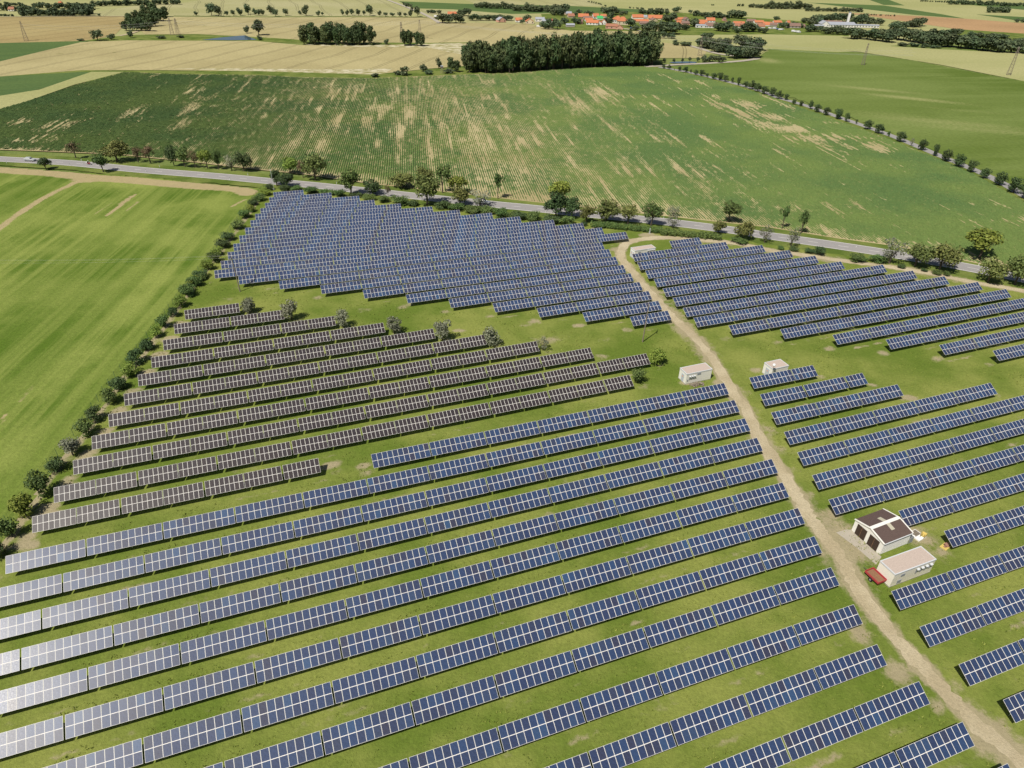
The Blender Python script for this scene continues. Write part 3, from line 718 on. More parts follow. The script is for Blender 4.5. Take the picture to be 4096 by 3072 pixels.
# ------------------------------------------------------------------ corn field: soil sheet plus plant rows as stuff
corn = [G_(tE, -900, 60), G_(tE, 0, 78), G_(tA, 260, 868), G_(tA, 660, 735), G_(tA, 1080, 622), G_(tA, 1500, 640), G_(tB, 0, 648), G_(tB, 400, 668), G_(tB, 1000, 676), G_(tB, 1500, 655), G_(tC, 0, 632), G_(tC, 500, 590), G_(tC, 1000, 573), G_(tC, 1200, 580), G_(tC, 1400, 612), G_(tC, 1640, 668), G_(tC, 1900, 738), G_(tC, 2150, 812), G_(tH, 120, 10), G_(tH, 330, 85), G_(tH, 620, 185), G_(tH, 1060, 345), G_(tH, 1440, 500), G_(tH, 1800, 655), G_(tH, 2050, 790), G_(tH, 2212, 880), G_(tH, 2700, 1150), G_(tH, 2800, 1640), G_(tH, 2212, 1500), G_(tH, 1900, 1430), G_(tH, 1100, 1262), G_(tH, 600, 1195), G_(tH, 0, 1100), G_(tG, 1300, 1000), G_(tG, 600, 925), G_(tG, 0, 860), G_(tF, 1600, 790), G_(tF, 1000, 725), G_(tF, 400, 640), G_(tF, 0, 600), G_(tE, 1700, 540), G_(tE, 1000, 470), G_(tE, 300, 440), G_(tE, 0, 430), G_(tE, -900, 400)]
sheet('corn_field', corn, .012, M['cornsoil'])
RA = math.radians(-8.0)          # plants' rows lean this much from +y
cA, sA = math.cos(RA), math.sin(RA)
# c = across the rows, a = along the rows
def ca_of(x, y): return (x * cA - y * sA, x * sA + y * cA)
def xy_of(c, a): return (c * cA + a * sA, -c * sA + a * cA)
PC = [ca_of(*p) for p in corn]
patches = []
for t_, x, y, rc, ra, st in ((tH, 870, 400, 20, 12, 1.0), (tH, 560, 330, 22, 12, .95), (tH, 250, 250, 18, 12, .9), (tH, 60, 150, 12, 14, .9), (tH, 150, 60, 7, 20, .7), (tH, 500, 200, 16, 10, .55), (tG, 1950, 100, 9, 34, .95), (tG, 2050, 40, 10, 20, .8), (tG, 2150, 200, 10, 20, .7), (tG, 550, 20, 8, 34, .8), (tG, 420, -20, 6, 40, .6), (tC, 800, 800, 9, 30, .85), (tC, 700, 830, 5, 30, .7), (tC, 1250, 710, 5, 30, .55),
                              (tE, 480, 230, 9, 22, .75), (tE, 330, 330, 12, 16, .7), (tE, 1150, 110, 5, 24, .75), (tE, 1650, 60, 4, 22, .65), (tE, 200, 190, 8, 12, .55), (tE, 1560, 210, 4, 20, .55), (tA, 1700, 800, 3, 25, .6), (tF, 970, 150, 3, 26, .7), (tF, 720, 160, 3, 26, .55), (tF, 560, 400, 4, 18, .6), (tF, 1240, 290, 2, 30, .8), (tF, 1320, 120, 4, 34, .75), (tF, 1500, 380, 2, 40, .75), (tB, 830, 770, 5, 24, .6), (tB, 1350, 800, 10, 34, .5), (tB, 650, 790, 4, 24, .55), (tF, 1600, 100, 18, 90, .40), (tF, 1900, 400, 16, 110, .47), (tG, 60, 560, 12, 60, .48), (tG, 250, 500, 16, 60, .25), (tG, 950, 560, 2, 20, .75), (tG, 1150, 550, 2, 16, .7), (tG, 1430, 580, 2, 20, .7), (tG, 500, 520, 2, 26, .75), (tG, 780, 700, 2, 14, .7), (tG, 1620, 640, 2, 22, .7),
                              (tH, 1900, 900, 30, 10, .32), (tH, 1200, 850, 20, 12, .3), (tH, 2150, 1040, 20, 8, .6), (tH, 400, 950, 26, 10, .3)):
    c_, a_ = ca_of(*g(t_, x, y)); patches.append((c_, a_, rc, ra, st))
vc, va, vh = [], [], []
Vs, Fs, base_i = [], [], 0
STEP, PER = 1.5, .95
cmin = min(p[0] for p in PC); cmax = max(p[0] for p in PC)
roadnp = np.array([ca_of(*p) for p in road])
c = cmin + .5
ri = 0
while c < cmax:
    xs = []
    for i in range(len(PC)):
        (c0, a0), (c1, a1) = PC[i], PC[(i + 1) % len(PC)]
        if (c0 <= c < c1) or (c1 <= c < c0): xs.append(a0 + (a1 - a0) * (c - c0) / (c1 - c0))
    xs.sort()
    for lo, hi in zip(xs[0::2], xs[1::2]):
        # keep to the part the picture can see
        aa = np.arange(lo + 1, hi - 1, STEP)
        if len(aa) < 3: continue
        x_, y_ = xy_of(c, aa)
        px = CX + FPX * x_ / (y_ * cp + CAMH * sp)
        ok = (px > -350) & (px < 4450)
        if ok.sum() < 3: continue
        aa = aa[ok]
        cc = np.full_like(aa, c)
        bare = np.zeros_like(aa)
        for (pc, pa, rc, ra, st) in patches:
            if abs(pc - c) < 3 * rc: bare = np.maximum(bare, st * np.exp(-((c - pc) / rc) ** 2 - ((aa - pa) / ra) ** 2))
        st1 = vnoise(cc / 2.1, aa / 26, 11); st2 = vnoise(cc / 7, aa / 60, 12); st3 = vnoise(cc / 1.0, aa / 9, 13); wide = vnoise(cc / 45, aa / 60, 14)
        # headland by the road: thin, uneven plants
        road_a = np.interp(c, roadnp[:, 0], roadnp[:, 1])
        head = 1 - sst(15, 24, aa - road_a)
        mixs = .6 * vnoise(cc / 1.3, aa / 20, 21) + .4 * vnoise(cc / 3.5, aa / 45, 22)
        dens = 1.02 - np.clip(1.1 * bare * (sst(.22, .62, mixs) + .25 * bare ** 3), 0, 1.1) - .75 * sst(.70, .98, st1) * sst(.3, .75, wide + .2 * st2) - .35 * sst(.6, .9, st3) - .42 * head * (.5 + vnoise(cc / 3, aa / 3, 15)) - .25 * sst(.55, .8, st2) * wide
        dens = np.clip(dens + RNG.normal(0, .17, len(aa)), .03, 1.0)
        h = (.08 + .40 * dens) * (.8 + .4 * RNG.random(len(aa)))
        h[dens < .25] *= .3
        wd_ = (.05 + .45 * dens) * (.85 + .3 * RNG.random(len(aa)))
        off = RNG.normal(0, .05, len(aa))
        n = len(aa)
        V = np.zeros((n, 3, 3))
        for q, (dc, dz) in enumerate(((-wd_, 0), (off, h), (wd_, 0))):
            X, Y = xy_of(c + dc, aa + RNG.normal(0, .25, n)); V[:, q, 0] = X; V[:, q, 1] = Y; V[:, q, 2] = dz + .0
        V[:, 0, 2] = V[:, 2, 2] = 0.0
        idx = base_i + np.arange(n - 1) * 3
        Fs.append(np.stack([idx, idx + 3, idx + 4, idx + 1], 1)); Fs.append(np.stack([idx + 1, idx + 4, idx + 5, idx + 2], 1))
        Vs.append(V.reshape(-1, 3)); base_i += 3 * n
    c += PER; ri += 1
m = NM('corn_leaves', .75, .25)
o = m.obj()
cn = m.mix(m.ramp(m.noise(o, .02, 3), .35, .65), lin(92, 120, 66, AL), lin(112, 134, 70, AL))
cn = m.mix(m.math('MULTIPLY', m.ramp(m.noise(o, .5, 3, .7), .5, .8), .6), cn, lin(140, 146, 86, AL))
m.bump(m.noise(o, 3.5, 3, .7), .8, .4)
M['corn'] = m.col(m.hsv(cn, .5, 1, m.math('MULTIPLY_ADD', m.noise(o, 1.3, 4, .8), 1.1, .45)))
o = link('corn_rows', npmesh('corn_rows', np.concatenate(Vs), np.concatenate(Fs), M['corn']))
tag(o, 'rows of young green corn with bare pale streaks between road and wood', 'corn', None, 'stuff')
del Vs, Fs

# ------------------------------------------------------------------ small buildings inside the park
M['white'] = plain('white_render', (.80, .78, .72, 1), .85, .2, .10, .9)
M['cream'] = plain('cream_render', (.80, .76, .66, 1), .85, .2, .10, .9)
M['metalw'] = plain('white_metal_cladding', (.72, .72, .72, 1), .6, .3, .10, 1.2)
M['gravelroof'] = plain('roof_gravel', (.52, .43, .37, 1), .95, .1, .35, 5)
M['capping'] = plain('grey_roof_edge', (.60, .62, .64, 1), .6, .3, .15, 3)
M['louvre'] = plain('grey_louvre', (.30, .32, .36, 1), .6, .3, .2, 6)
M['doorgrey'] = plain('grey_steel_door', (.48, .52, .58, 1), .5, .4, .12, 3)
M['brownroof'] = plain('brown_sheet_roof', (.118, .082, .072, 1), .7, .3, .25, 2)
M['browndoor'] = plain('brown_door_boards', (.060, .040, .030, 1), .8, .2, .3, 4)
M['skylight'] = plain('translucent_skylight', (.50, .47, .36, 1), .4, .4, .2, 6)
M['red'] = plain('red_trailer_paint', (.42, .055, .06, 1), .6, .3, .35, 3)
M['rustbed'] = plain('rusty_trailer_bed', (.25, .14, .08, 1), .9, .1, .35, 4)
M['rubber'] = plain('black_rubber', (.02, .02, .02, 1), .8, .2, .2, 4)
M['concrete'] = plain('old_concrete', (.40, .38, .33, 1), .9, .1, .3, 2)
M['wood'] = plain('weathered_wood', (.26, .22, .17, 1), .9, .1, .35, 3)
M['dark'] = plain('dark_grey', (.05, .05, .05, 1), .7, .2, .2, 3)
M['yellow'] = plain('yellow_plastic', (.62, .48, .14, 1), .6, .3, .3, 5)
M['orange_sign'] = plain('orange_notice', (.75, .35, .20, 1), .6, .3, .1, 5)
M['wire'] = plain('bright_cable', (.42, .41, .38, 1), .5, .4, .1, 5)
M['ballwhite'] = plain('white_globe', (.82, .82, .82, 1), .4, .4, .05, 3)
M['palebrick'] = plain('broken_bricks', (.36, .20, .15, 1), .9, .1, .4, 4)
M['fence'] = NM('green_wire_mesh', .6, .3)
fm = M['fence']
tr = fm.n('ShaderNodeBsdfTransparent'); mx = fm.n('ShaderNodeMixShader'); mx.inputs[0].default_value = .20
fm.t.links.new(tr.outputs[0], mx.inputs[1]); fm.t.links.new(fm.b.outputs[0], mx.inputs[2])
fm.t.links.new(mx.outputs[0], fm.t.nodes['Material Output'].inputs[0])
M['fence'] = fm.col((.06, .22, .14, 1))
M['fencepost'] = plain('green_fence_post', (.05, .14, .10, 1), .6, .3, .1, 3)

def on_wall(L, D, side, s, z, out=.03):
    """local position on a wall of a cabin with front y=0, left x=0"""
    return {'front': (s, -out, z), 'left': (-out, s, z)}[side]
def cabin(p, az, L, D, Hh, label, feats, wallm='white', over=.10):
    r = empty('transformer_cabin', (p[0], p[1], 0), az, label, 'cabin')
    mb = MB(); mb.box((L / 2, D / 2, Hh / 2 - .1), (L, D, Hh - .1 + .1)); mb.obj('wall', M[wallm], r)
    mb = MB(); mb.box((L / 2, D / 2, .10), (L + .08, D + .08, .24)); mb.obj('plinth', M['concrete'], r)
    mb = MB(); t = .16
    mb.box((L / 2, -over / 2 + t / 2, Hh), (L + over, t, .24)); mb.box((L / 2, D + over / 2 - t / 2, Hh), (L + over, t, .24))
    mb.box((-over / 2 + t / 2, D / 2, Hh), (t, D + over - 2 * t, .24)); mb.box((L + over / 2 - t / 2, D / 2, Hh), (t, D + over - 2 * t, .24))
    mb.obj('roof_edge', M['capping'], r)
    mb = MB(); mb.box((L / 2, D / 2, Hh + .02), (L + over - 2 * t, D + over - 2 * t, .12)); mb.obj('roof', M['gravelroof'], r)
    for ft in feats:
        k, side, s, z, w_, h_ = ft
        x, y, _ = on_wall(L, D, side, s, z)
        d = (w_, .06, h_) if side == 'front' else (.06, w_, h_)
        mb = MB(); mb.box((x, y, z), d)
        if k == 'door':
            o = mb.obj('door', M['doorgrey'], r)
            q = MB(); q.box((x - (.05 if side == 'left' else 0), y - (0 if side == 'left' else .05), z + .35), (.02, .3, .3) if side == 'left' else (.3, .02, .3)); q.obj('notice', M['orange_sign'], o)
        elif k == 'grille':
            mb.obj('ventilation_grille', M['louvre'], r)
        elif k == 'cowl':
            mb.v, mb.f, mb.m = [], [], []
            mb.box((x, y - .05, z - h_ * .15), (w_ * .62, .05, h_ * .7)); o = mb.obj('vent', M['louvre'], r)
            q = MB(); q.box((x, y - .18, z + h_ * .38), (w_, .34, .14), 0, 0, .35); q.obj('cowl', M['capping'], o)
    return r
azS = math.radians(22)
cabin((60.39, 71.95), math.radians(22.4), 8.75, 2.95, 2.95, 'long white flat-roofed cabin behind the red trailer, near the brown-roofed garage',
      [('grille', 'front', 2.0, 2.15, .85, .5), ('grille', 'front', 1.75, .75, .85, .7)] + [('cowl', 'front', 4.9 + i * .95, 2.05, .5, 1.2) for i in range(4)], 'cream')
cabin((39.5, 128.9), math.radians(21.2), 6.75, 2.85, 2.72, 'white flat-roofed cabin beside the gravel track with rubble heap in front',
      [('door', 'left', 1.35, 1.15, .95, 2.0), ('grille', 'front', 3.3, 2.25, .95, .45), ('grille', 'front', .45, 1.0, .3, .45)] + [('cowl', 'front', .85 + i * .62, 1.7, .35, 1.0) for i in range(3)])
cabin((59.86, 131.9), math.radians(22), 4.5, 3.0, 2.75, 'smallest white flat-roofed cabin, with a white globe on a mast beside it',
      [('door', 'left', 1.5, 1.1, 1.2, 2.0)])
cabin((37.58, 199.85), math.radians(22.3), 7.5, 2.65, 2.8, 'white flat-roofed cabin inside the bend of the track near the road',
      [('door', 'left', 1.9, 1.15, .8, 2.0), ('door', 'left', .75, 1.15, .8, 2.0), ('grille', 'front', 1.7, 2.1, 1.0, .5)] + [('cowl', 'front', 4.7 + i * .7, 2.1, .4, .9) for i in range(4)])
# mast with globe
mx_, my_ = unproj(3000 + 367 * .23622, 1400 + 395 * .23622)
hm = hfit(mx_, my_, 1400 + 192 * .23622)
r = empty('globe_mast', (59.55, 131.2, 0), 0, 'thin steel mast topped with a white globe in front of the smallest cabin', 'mast')
mb = MB(); mb.bar((0, 0, 0), (0, 0, 4.1), .045, .035); mb.obj('pole', M['steel'], r)
mb = MB(); mb.sphere((0, 0, 4.35), .36, 0, 14, 9); mb.obj('globe', M['ballwhite'], r)
mb = MB(); mb.box((-.05, -.15, .9), (.3, .2, .45)); mb.obj('control_box', M['ballwhite'], r)
# garage
gx, gy = 61.88, 78.80
gaz = math.radians(24.2)
GL, GD, GE, GR = 6.4, 6.0, 2.55, 3.30     # length, width, eave, ridge; local x along ridge, y from front right corner to front left corner
r = empty('garage', (gx, gy, 0), gaz, 'white double garage with brown pitched roof, two brown doors and concrete apron in front', 'garage')
mb = MB()
for (a, b) in (((0, 0), (GL, 0)), ((GL, GD), (0, GD))):
    mb.quad((*a, 0), (*b, 0), (*b, GE), (*a, GE))
for x in (0, GL):
    P = [(x, 0, 0), (x, GD, 0), (x, GD, GE), (x, GD / 2, GR), (x, 0, GE)]
    mb.add(P if x else P[::-1], ((0, 1, 2, 3, 4),))
mb.obj('wall', M['white'], r)
mb = MB()
for i in range(32): mb.box((.1 + i * .2, -.02, GE / 2), (.1, .04, GE - .1))
mb.obj('corrugated_cladding', M['metalw'], r)
rp_ = math.atan2(GR - GE, GD / 2)
for s in (0, 1):
    y0 = 0 if s == 0 else GD
    sg = 1 if s == 0 else -1
    mb = MB(); hw = math.hypot(GD / 2, GR - GE) + .12
    c = (GL / 2, GD / 4 if s == 0 else 3 * GD / 4, (GE + GR) / 2 + .06); mb.box(c, (GL + .1, hw, .06), 0, 0, sg * rp_)
    for i in range(27): mb.box((c[0] - GL / 2 + .12 + i * .24, c[1], c[2] + .04), (.07, hw - .02, .03), 0, 0, sg * rp_)
    o = mb.obj('roof', M['brownroof'], r)
    q = MB(); q.box((3.55, GD / 2 - sg * .85, GR - .2 + .085 + .04 - .03), (.75, 1.35, .06), 0, 0, sg * rp_); q.obj('skylight', M['skylight'], o)
mb = MB()
mb.box((GL / 2, GD / 2, GR + .10), (GL + .2, .62, .06))
for s in (0, 1):
    sg = 1 if s == 0 else -1
    hw = math.hypot(GD / 2, GR - GE) + .2
    for x in (-.09, GL + .09): mb.box((x, GD / 4 if s == 0 else 3 * GD / 4, (GE + GR) / 2 + .06), (.22, hw, .16), 0, 0, sg * rp_)
mb.obj('roof_trim', M['white'], r)
mb = MB(); mb.box((GL / 2, -.12, GE - .06), (GL + .1, .14, .14)); mb.obj('gutter', M['capping'], r)
for y0 in (.75, 3.35):
    mb = MB(); mb.box((-.05, y0 + .95, 1.12), (.08, 1.95, 2.24)); d = mb.obj('garage_door', M['browndoor'], r)
    q = MB(); q.box((-.10, y0 + .95, 1.12), (.03, .05, 2.2)); q.obj('centre_seam', M['rustbed'], d)
# apron in two slabs
def gl(x, y): 
    return (gx + x * math.cos(gaz) - y * math.sin(gaz), gy + x * math.sin(gaz) + y * math.cos(gaz))
tag(sheet('concrete_apron', [gl(-.06, -.5), gl(-2.3, -1.4), gl(-2.35, 2.6), gl(-.06, 2.6)], .022, M['apron']))
tag(sheet('concrete_apron', [gl(-.06, 2.68), gl(-2.35, 2.68), gl(-2.9, 6.6), gl(-.06, 6.4)], .022, M['apron']))
# lean-to and stored things behind the garage
r = empty('cage', (*gl(6.5, -.1), 0), gaz, 'small grey metal cage standing against the back of the garage', 'cage')
mb = MB()
for x in (0, .9):
    for y in (0, 1.2): mb.bar((x, y, 0), (x, y, 1.3), .03, n=4)
for z in (.1, 1.3):
    mb.bar((0, 0, z), (.9, 0, z), .03, n=4); mb.bar((0, 1.2, z), (.9, 1.2, z), .03, n=4); mb.bar((0, 0, z), (0, 1.2, z), .03, n=4); mb.bar((.9, 0, z), (.9, 1.2, z), .03, n=4)
mb.obj('cage_frame', M['steel'], r)
mb = MB(); mb.box((.45, -.01, .7), (.86, .02, 1.1)); mb.box((.91, .6, .7), (.02, 1.1, 1.1)); mb.obj('side_panel', M['louvre'], r)
px_, py_ = g(tQ, 1285, 595)
r = empty('pallet_stack', (px_, py_, 0), gaz + .1, 'white sheets under a grey pallet lying behind the garage', 'pallet')
mb = MB(); mb.box((0, 0, .12), (1.9, 2.1, .24)); mb.obj('white_sheet', M['ballwhite'], r)
mb = MB()
for i in range(6): mb.box((-.55 + i * .22, .35, .42), (.12, 1.1, .03))
for y in (-.1, .35, .8): mb.box((0, y, .34), (1.3, .1, .12))
mb.obj('pallet', M['wood'], r)
px_, py_ = g(tQ, 1338, 600)
r = empty('yellow_barrow', (px_, py_, 0), .8, 'yellow tub with a black wheel lying beside the white sheets', 'barrow')
mb = MB(); mb.add([(-.45, -.3, .25), (.4, -.25, .25), (.4, .25, .25), (-.45, .3, .25), (-.65, -.42, .62), (.55, -.38, .6), (.55, .38, .6), (-.65, .42, .62)], ((3, 2, 1, 0), (0, 1, 5, 4), (1, 2, 6, 5), (2, 3, 7, 6), (3, 0, 4, 7))); mb.obj('tub', M['yellow'], r)
mb = MB(); mb.bar((.75, -.06, .22), (.75, .06, .22), .22, n=10); mb.obj('wheel', M['rubber'], r)
mb = MB(); mb.bar((.75, -.1, .22), (-1.0, -.3, .5), .03, n=4); mb.bar((.75, .1, .22), (-1.0, .3, .5), .03, n=4); mb.obj('handle', M['dark'], r)
px_, py_ = g(tQ, 1530, 690)
r = empty('debris_heap', (px_, py_, 0), .3, 'small heap of brown boards on a yellow sheet beside a solar table', 'debris')
mb = MB(); mb.box((0, 0, .06), (1.6, 1.1, .10), .3); mb.obj('yellow_sheet', M['yellow'], r)
mb = MB()
for i in range(5): mb.box((random.uniform(-.4, .5), random.uniform(-.2, .3), .18 + i * .09), (random.uniform(.6, 1.2), random.uniform(.25, .5), .08), random.uniform(-.5, .5))
mb.obj('board', M['palebrick'], r)
def rubble(name, p, n, rx, ry, rz, mat, label, seed):
    rr = random.Random(seed); mb = MB()
    for i in range(n):
        x, y = rr.gauss(0, .45), rr.gauss(0, .45); s = rr.uniform(.12, .34)
        hgt = max(0, 1 - (x * x + y * y)) * .55
        mb.box((x * rx, y * ry, hgt * rr.random() + s * .3), (s * rr.uniform(.7, 2.2), s, s * .7), rr.uniform(0, 3), 0, rr.uniform(-.5, .5))
    o = mb.obj(name, mat, None, (p[0], p[1], 0), rz)
    return tag(o, label, 'rubble')
rubble('rubble_heap', g(tK, 1590, 950), 70, 1.9, .75, .36, M['wood'], 'long heap of old timber and rubble in front of a white cabin', 3)
# trailer
r = empty('trailer', (60.0, 72.62, 0), math.radians(113.5), 'red flat trailer with rusty bed parked against the long white cabin', 'trailer')
TLn, TW = 2.7, 1.75
mb = MB(); mb.box((TLn / 2, -TW / 2 + 1.7, .72), (TLn, TW, .14)); mb.obj('chassis', M['red'], r)
mb = MB(); mb.box((TLn / 2, -TW / 2 + 1.7, .80), (TLn - .2, TW - .2, .03)); mb.obj('bed', M['rustbed'], r)
for c, d in (((TLn / 2, 1.7, .94), (TLn, .08, .30)), ((TLn / 2, 1.7 - TW, .94), (TLn, .08, .30)), ((.04, 1.7 - TW / 2, .94), (.08, TW - .16, .30)), ((TLn - .04, 1.7 - TW / 2, .94), (.08, TW - .16, .30))):
    mb = MB(); mb.box(c, d); mb.obj('side_board', M['red'], r)
for x in (1.35,):
    for y in (1.72, 1.7 - TW - .02):
        mb = MB(); mb.bar((x, y - .12, .36), (x, y + .12, .36), .36, n=14); wh = mb.obj('wheel', M['rubber'], r)
        q = MB(); q.bar((x, y - .13, .36), (x, y + .13, .36), .16, n=10); q.obj('rim', M['steel'], wh)
mb = MB(); mb.bar((TLn, 1.7 - TW / 2, .6), (TLn + .9, 1.7 - TW / 2, .5), .05, n=4); mb.obj('drawbar', M['dark'], r)

# ------------------------------------------------------------------ poles and power lines across the park
def pole(p, hgt, az, label, tilt=(0, 0)):
    r = empty('utility_pole', (p[0], p[1], 0), az, label, 'pole')
    r.rotation_euler = (tilt[0], tilt[1], az)
    mb = MB(); mb.bar((0, 0, -.2), (0, 0, hgt), .17, .11, 10); mb.obj('shaft', M['wood'], r)
    mb = MB(); mb.box((0, 0, hgt - .25), (.12, 2.3, .12)); mb.bar((0, .8, hgt - .3), (0, 0, hgt - 1.1), .04, n=4); mb.bar((0, -.8, hgt - .3), (0, 0, hgt - 1.1), .04, n=4); mb.obj('crossarm', M['steel'], r)
    tops = []
    for y in (-1.05, 0, 1.05):
        mb = MB(); mb.bar((0, y, hgt - .2 + (.2 if y == 0 else 0)), (0, y, hgt + .1 + (.2 if y == 0 else 0)), .06, .04, 8); mb.obj('insulator', M['dark'], r)
        tops.append((p[0] - y * math.sin(az), p[1] + y * math.cos(az), hgt + .1 + (.2 if y == 0 else 0)))
    return tops
p1 = g(tE, 2075, 1655); p2 = g(tK, 1128, 578)
d12 = np.array(p2) - np.array(p1); a12 = math.atan2(d12[1], d12[0])
T1 = pole(p1, 10.4, a12, 'wooden power pole beside the grey shrub at the left hedge', (.02, -.02))
T2 = pole(p2, 11.0, a12, 'wooden power pole standing alone on grass left of the gravel track', (.03, .02))
p0 = unproj(-420, 1180); p3 = (p2[0] + d12[0] * .95, p2[1] + d12[1] * .95)
T0 = pole(p0, 10.4, a12, 'wooden power pole out on the mown field beyond the left hedge')
T3 = pole(p3, 11.0, a12, 'wooden power pole beyond the upper right block of tables')
def wire(a, b, sag, rad, name, label, parent_mb=None):
    mb = MB() if parent_mb is None else parent_mb
    P = []
    for i in range(15):
        t = i / 14; P.append(Vector(a).lerp(Vector(b), t) - Vector((0, 0, sag * 4 * t * (1 - t))))
    for q, w_ in zip(P[:-1], P[1:]): mb.bar(q, w_, rad, n=4)
    return mb
for (A, B, lb) in ((T0, T1, 'power line running from the left hedge out over the mown field'), (T1, T2, 'power line spanning the solar tables between the two nearer wooden poles'), (T2, T3, 'power line running right from the lone pole over the upper right block')):
    r = empty('power_line', A[1], 0, lb, 'power line')
    for a, b in zip(A, B):
        mb = wire(a, b, 1.1, .007, '', ''); o = mb.obj('wire', M['wire'], r); o.location = -Vector(A[1])
# small posts and mast
def simple_post(p, h_, name, label, cat, mat, rad=.09, cap=None):
    r = empty(name, (p[0], p[1], 0), 0, label, cat)
    mb = MB(); mb.bar((0, 0, -.1), (0, 0, h_), rad, rad * .8, 8); mb.obj('shaft', mat, r)
    if cap: cap(r, h_)
    return r
def lampcap(r, h_):
    mb = MB(); mb.box((0, -.25, h_), (.22, .6, .16)); mb.obj('camera_head', M['ballwhite'], r)
    mb = MB(); mb.box((.05, -.3, .35), (.5, .35, .7)); mb.obj('cabinet', M['ballwhite'], r)
simple_post(g(tF, 155, 775), 7.7, 'camera_mast', 'tall pale mast at the top left corner of the park by the road', 'mast', M['capping'], .08, lampcap)
def postcap(r, h_):
    mb = MB(); mb.box((0, 0, .1), (.7, .5, .3)); mb.obj('footing', M['concrete'], r)
    mb = MB()
    for i in range(4): mb.box((.09, 0, h_ - .25 - i * .35), (.14, .1, .16))
    mb.obj('fitting', M['capping'], r)
simple_post(g(tG, 1188, 1155), 2.0, 'marker_post', 'grey post with fittings beside the hedge gap at the bend of the track', 'post', M['capping'], .11, postcap)
simple_post(g(tH, 2128, 1560), 1.7, 'marker_post', 'grey post beside the track at the far right edge', 'post', M['capping'], .10, postcap)

# fence along the left hedge
fl = np.array(smooth_line(hedge_line, 6)); 
fd = np.gradient(fl, axis=0); fd /= np.linalg.norm(fd, axis=1)[:, None]
fl = fl + np.stack([-fd[:, 1], fd[:, 0]], 1) * 1.25
s_ = np.r_[0, np.cumsum(np.hypot(*np.diff(fl, axis=0).T))]
r = empty('wire_fence', (*fl[len(fl) // 2], 0), 0, 'green wire mesh fence running along the left hedge beside the mown field', 'fence')
lo_ = Vector((*fl[len(fl) // 2], 0))
npst = int(s_[-1] / 3.0)
fp = MB(); fp.bar((0, 0, 0), (0, 0, 2.0), .035, n=5); fpm = fp.mesh('fence_post', M['fencepost'])
mb = MB(); prev = None
for i in range(npst + 1):
    x, y = (np.interp(i * 3.0, s_, fl[:, k]) for k in (0, 1))
    q = project(x, y, 1)
    if q[0] < -400 or q[1] > 3300: prev = None; continue
    link('fence_post', fpm, r, (x - lo_.x, y - lo_.y, 0))
    if prev: mb.quad((prev[0] - lo_.x, prev[1] - lo_.y, .05), (x - lo_.x, y - lo_.y, .05), (x - lo_.x, y - lo_.y, 1.85), (prev[0] - lo_.x, prev[1] - lo_.y, 1.85))
    prev = (x, y)
mb.obj('wire_mesh', M['fence'], r)

# ------------------------------------------------------------------ plants: crowns built from many small leaf clumps
def leafmat(name, dark, light, hue=.02, rough=.7):
    m = NM(name, rough, .25)
    k_ = 1.55
    dark = tuple(x * k_ for x in dark[:3]) + (1,); light = tuple(x * k_ for x in light[:3]) + (1,)
    c = m.mix(m.isl(), dark, light)
    r = m.orand()
    c = m.hsv(c, m.math('MULTIPLY_ADD', r, hue * 2, .5 - hue), 1.0, m.math('MULTIPLY_ADD', m.math('FRACT', m.math('MULTIPLY', r, 13.7)), .45, .78))
    m.b.inputs['Subsurface Weight'].default_value = 0
    return m.col(c)
M['leaf'] = leafmat('green_leaves', (.030, .058, .016, 1), (.085, .125, .034, 1))
M['leafdark'] = leafmat('dark_leaves', (.022, .040, .015, 1), (.056, .084, .028, 1))
M['leafolive'] = leafmat('olive_leaves', (.050, .066, .018, 1), (.125, .138, .040, 1))
M['leafbright'] = leafmat('bright_leaves', (.062, .095, .014, 1), (.160, .190, .035, 1))
M['leafgrey'] = leafmat('grey_green_leaves', (.070, .078, .050, 1), (.165, .172, .118, 1))
M['leafred'] = leafmat('brownish_leaves', (.055, .042, .024, 1), (.120, .088, .046, 1))
M['leafwood'] = leafmat('wood_leaves', (.022, .038, .015, 1), (.062, .084, .030, 1), .03)
M['leaffar'] = leafmat('far_leaves', (.030, .046, .024, 1), (.072, .094, .044, 1), .03)
M['bark'] = plain('bark', (.11, .09, .07, 1), .9, .1, .35, 3)
def clumps(seed, n, leaf, blobs, shell=.55, flat=.35):
    """leaf quads over a set of ellipsoid clumps; returns V,F"""
    r = np.random.default_rng(seed)
    B = np.array(blobs, float)
    wgt = (B[:, 3] * B[:, 4] * B[:, 5]) ** (2 / 3); wgt /= wgt.sum()
    k = r.choice(len(B), n, p=wgt)
    d = r.normal(size=(n, 3)); d /= np.linalg.norm(d, axis=1)[:, None]
    rad = shell + (1 - shell) * r.random(n) ** .6
    rad *= 1 + .10 * r.normal(size=n)
    P = B[k, :3] + d * B[k, 3:6] * rad[:, None]
    nrm = d * .9 + r.normal(size=(n, 3)) * .55 + np.array([0, 0, flat]); nrm /= np.linalg.norm(nrm, axis=1)[:, None]
    t = np.cross(nrm, r.normal(size=(n, 3))); t /= np.linalg.norm(t, axis=1)[:, None]
    b = np.cross(nrm, t)
    s = leaf * (.6 + .8 * r.random(n))[:, None]
    asp = (.55 + .4 * r.random(n))[:, None]
    V = np.stack([P - t * s - b * s * asp * .3, P + b * s * asp * -1.0 + t * s * .15, P + t * s + b * s * asp * .2, P + b * s * asp + nrm * s * .15], 1)
    F = np.arange(4 * n).reshape(n, 4)
    return V.reshape(-1, 3), F
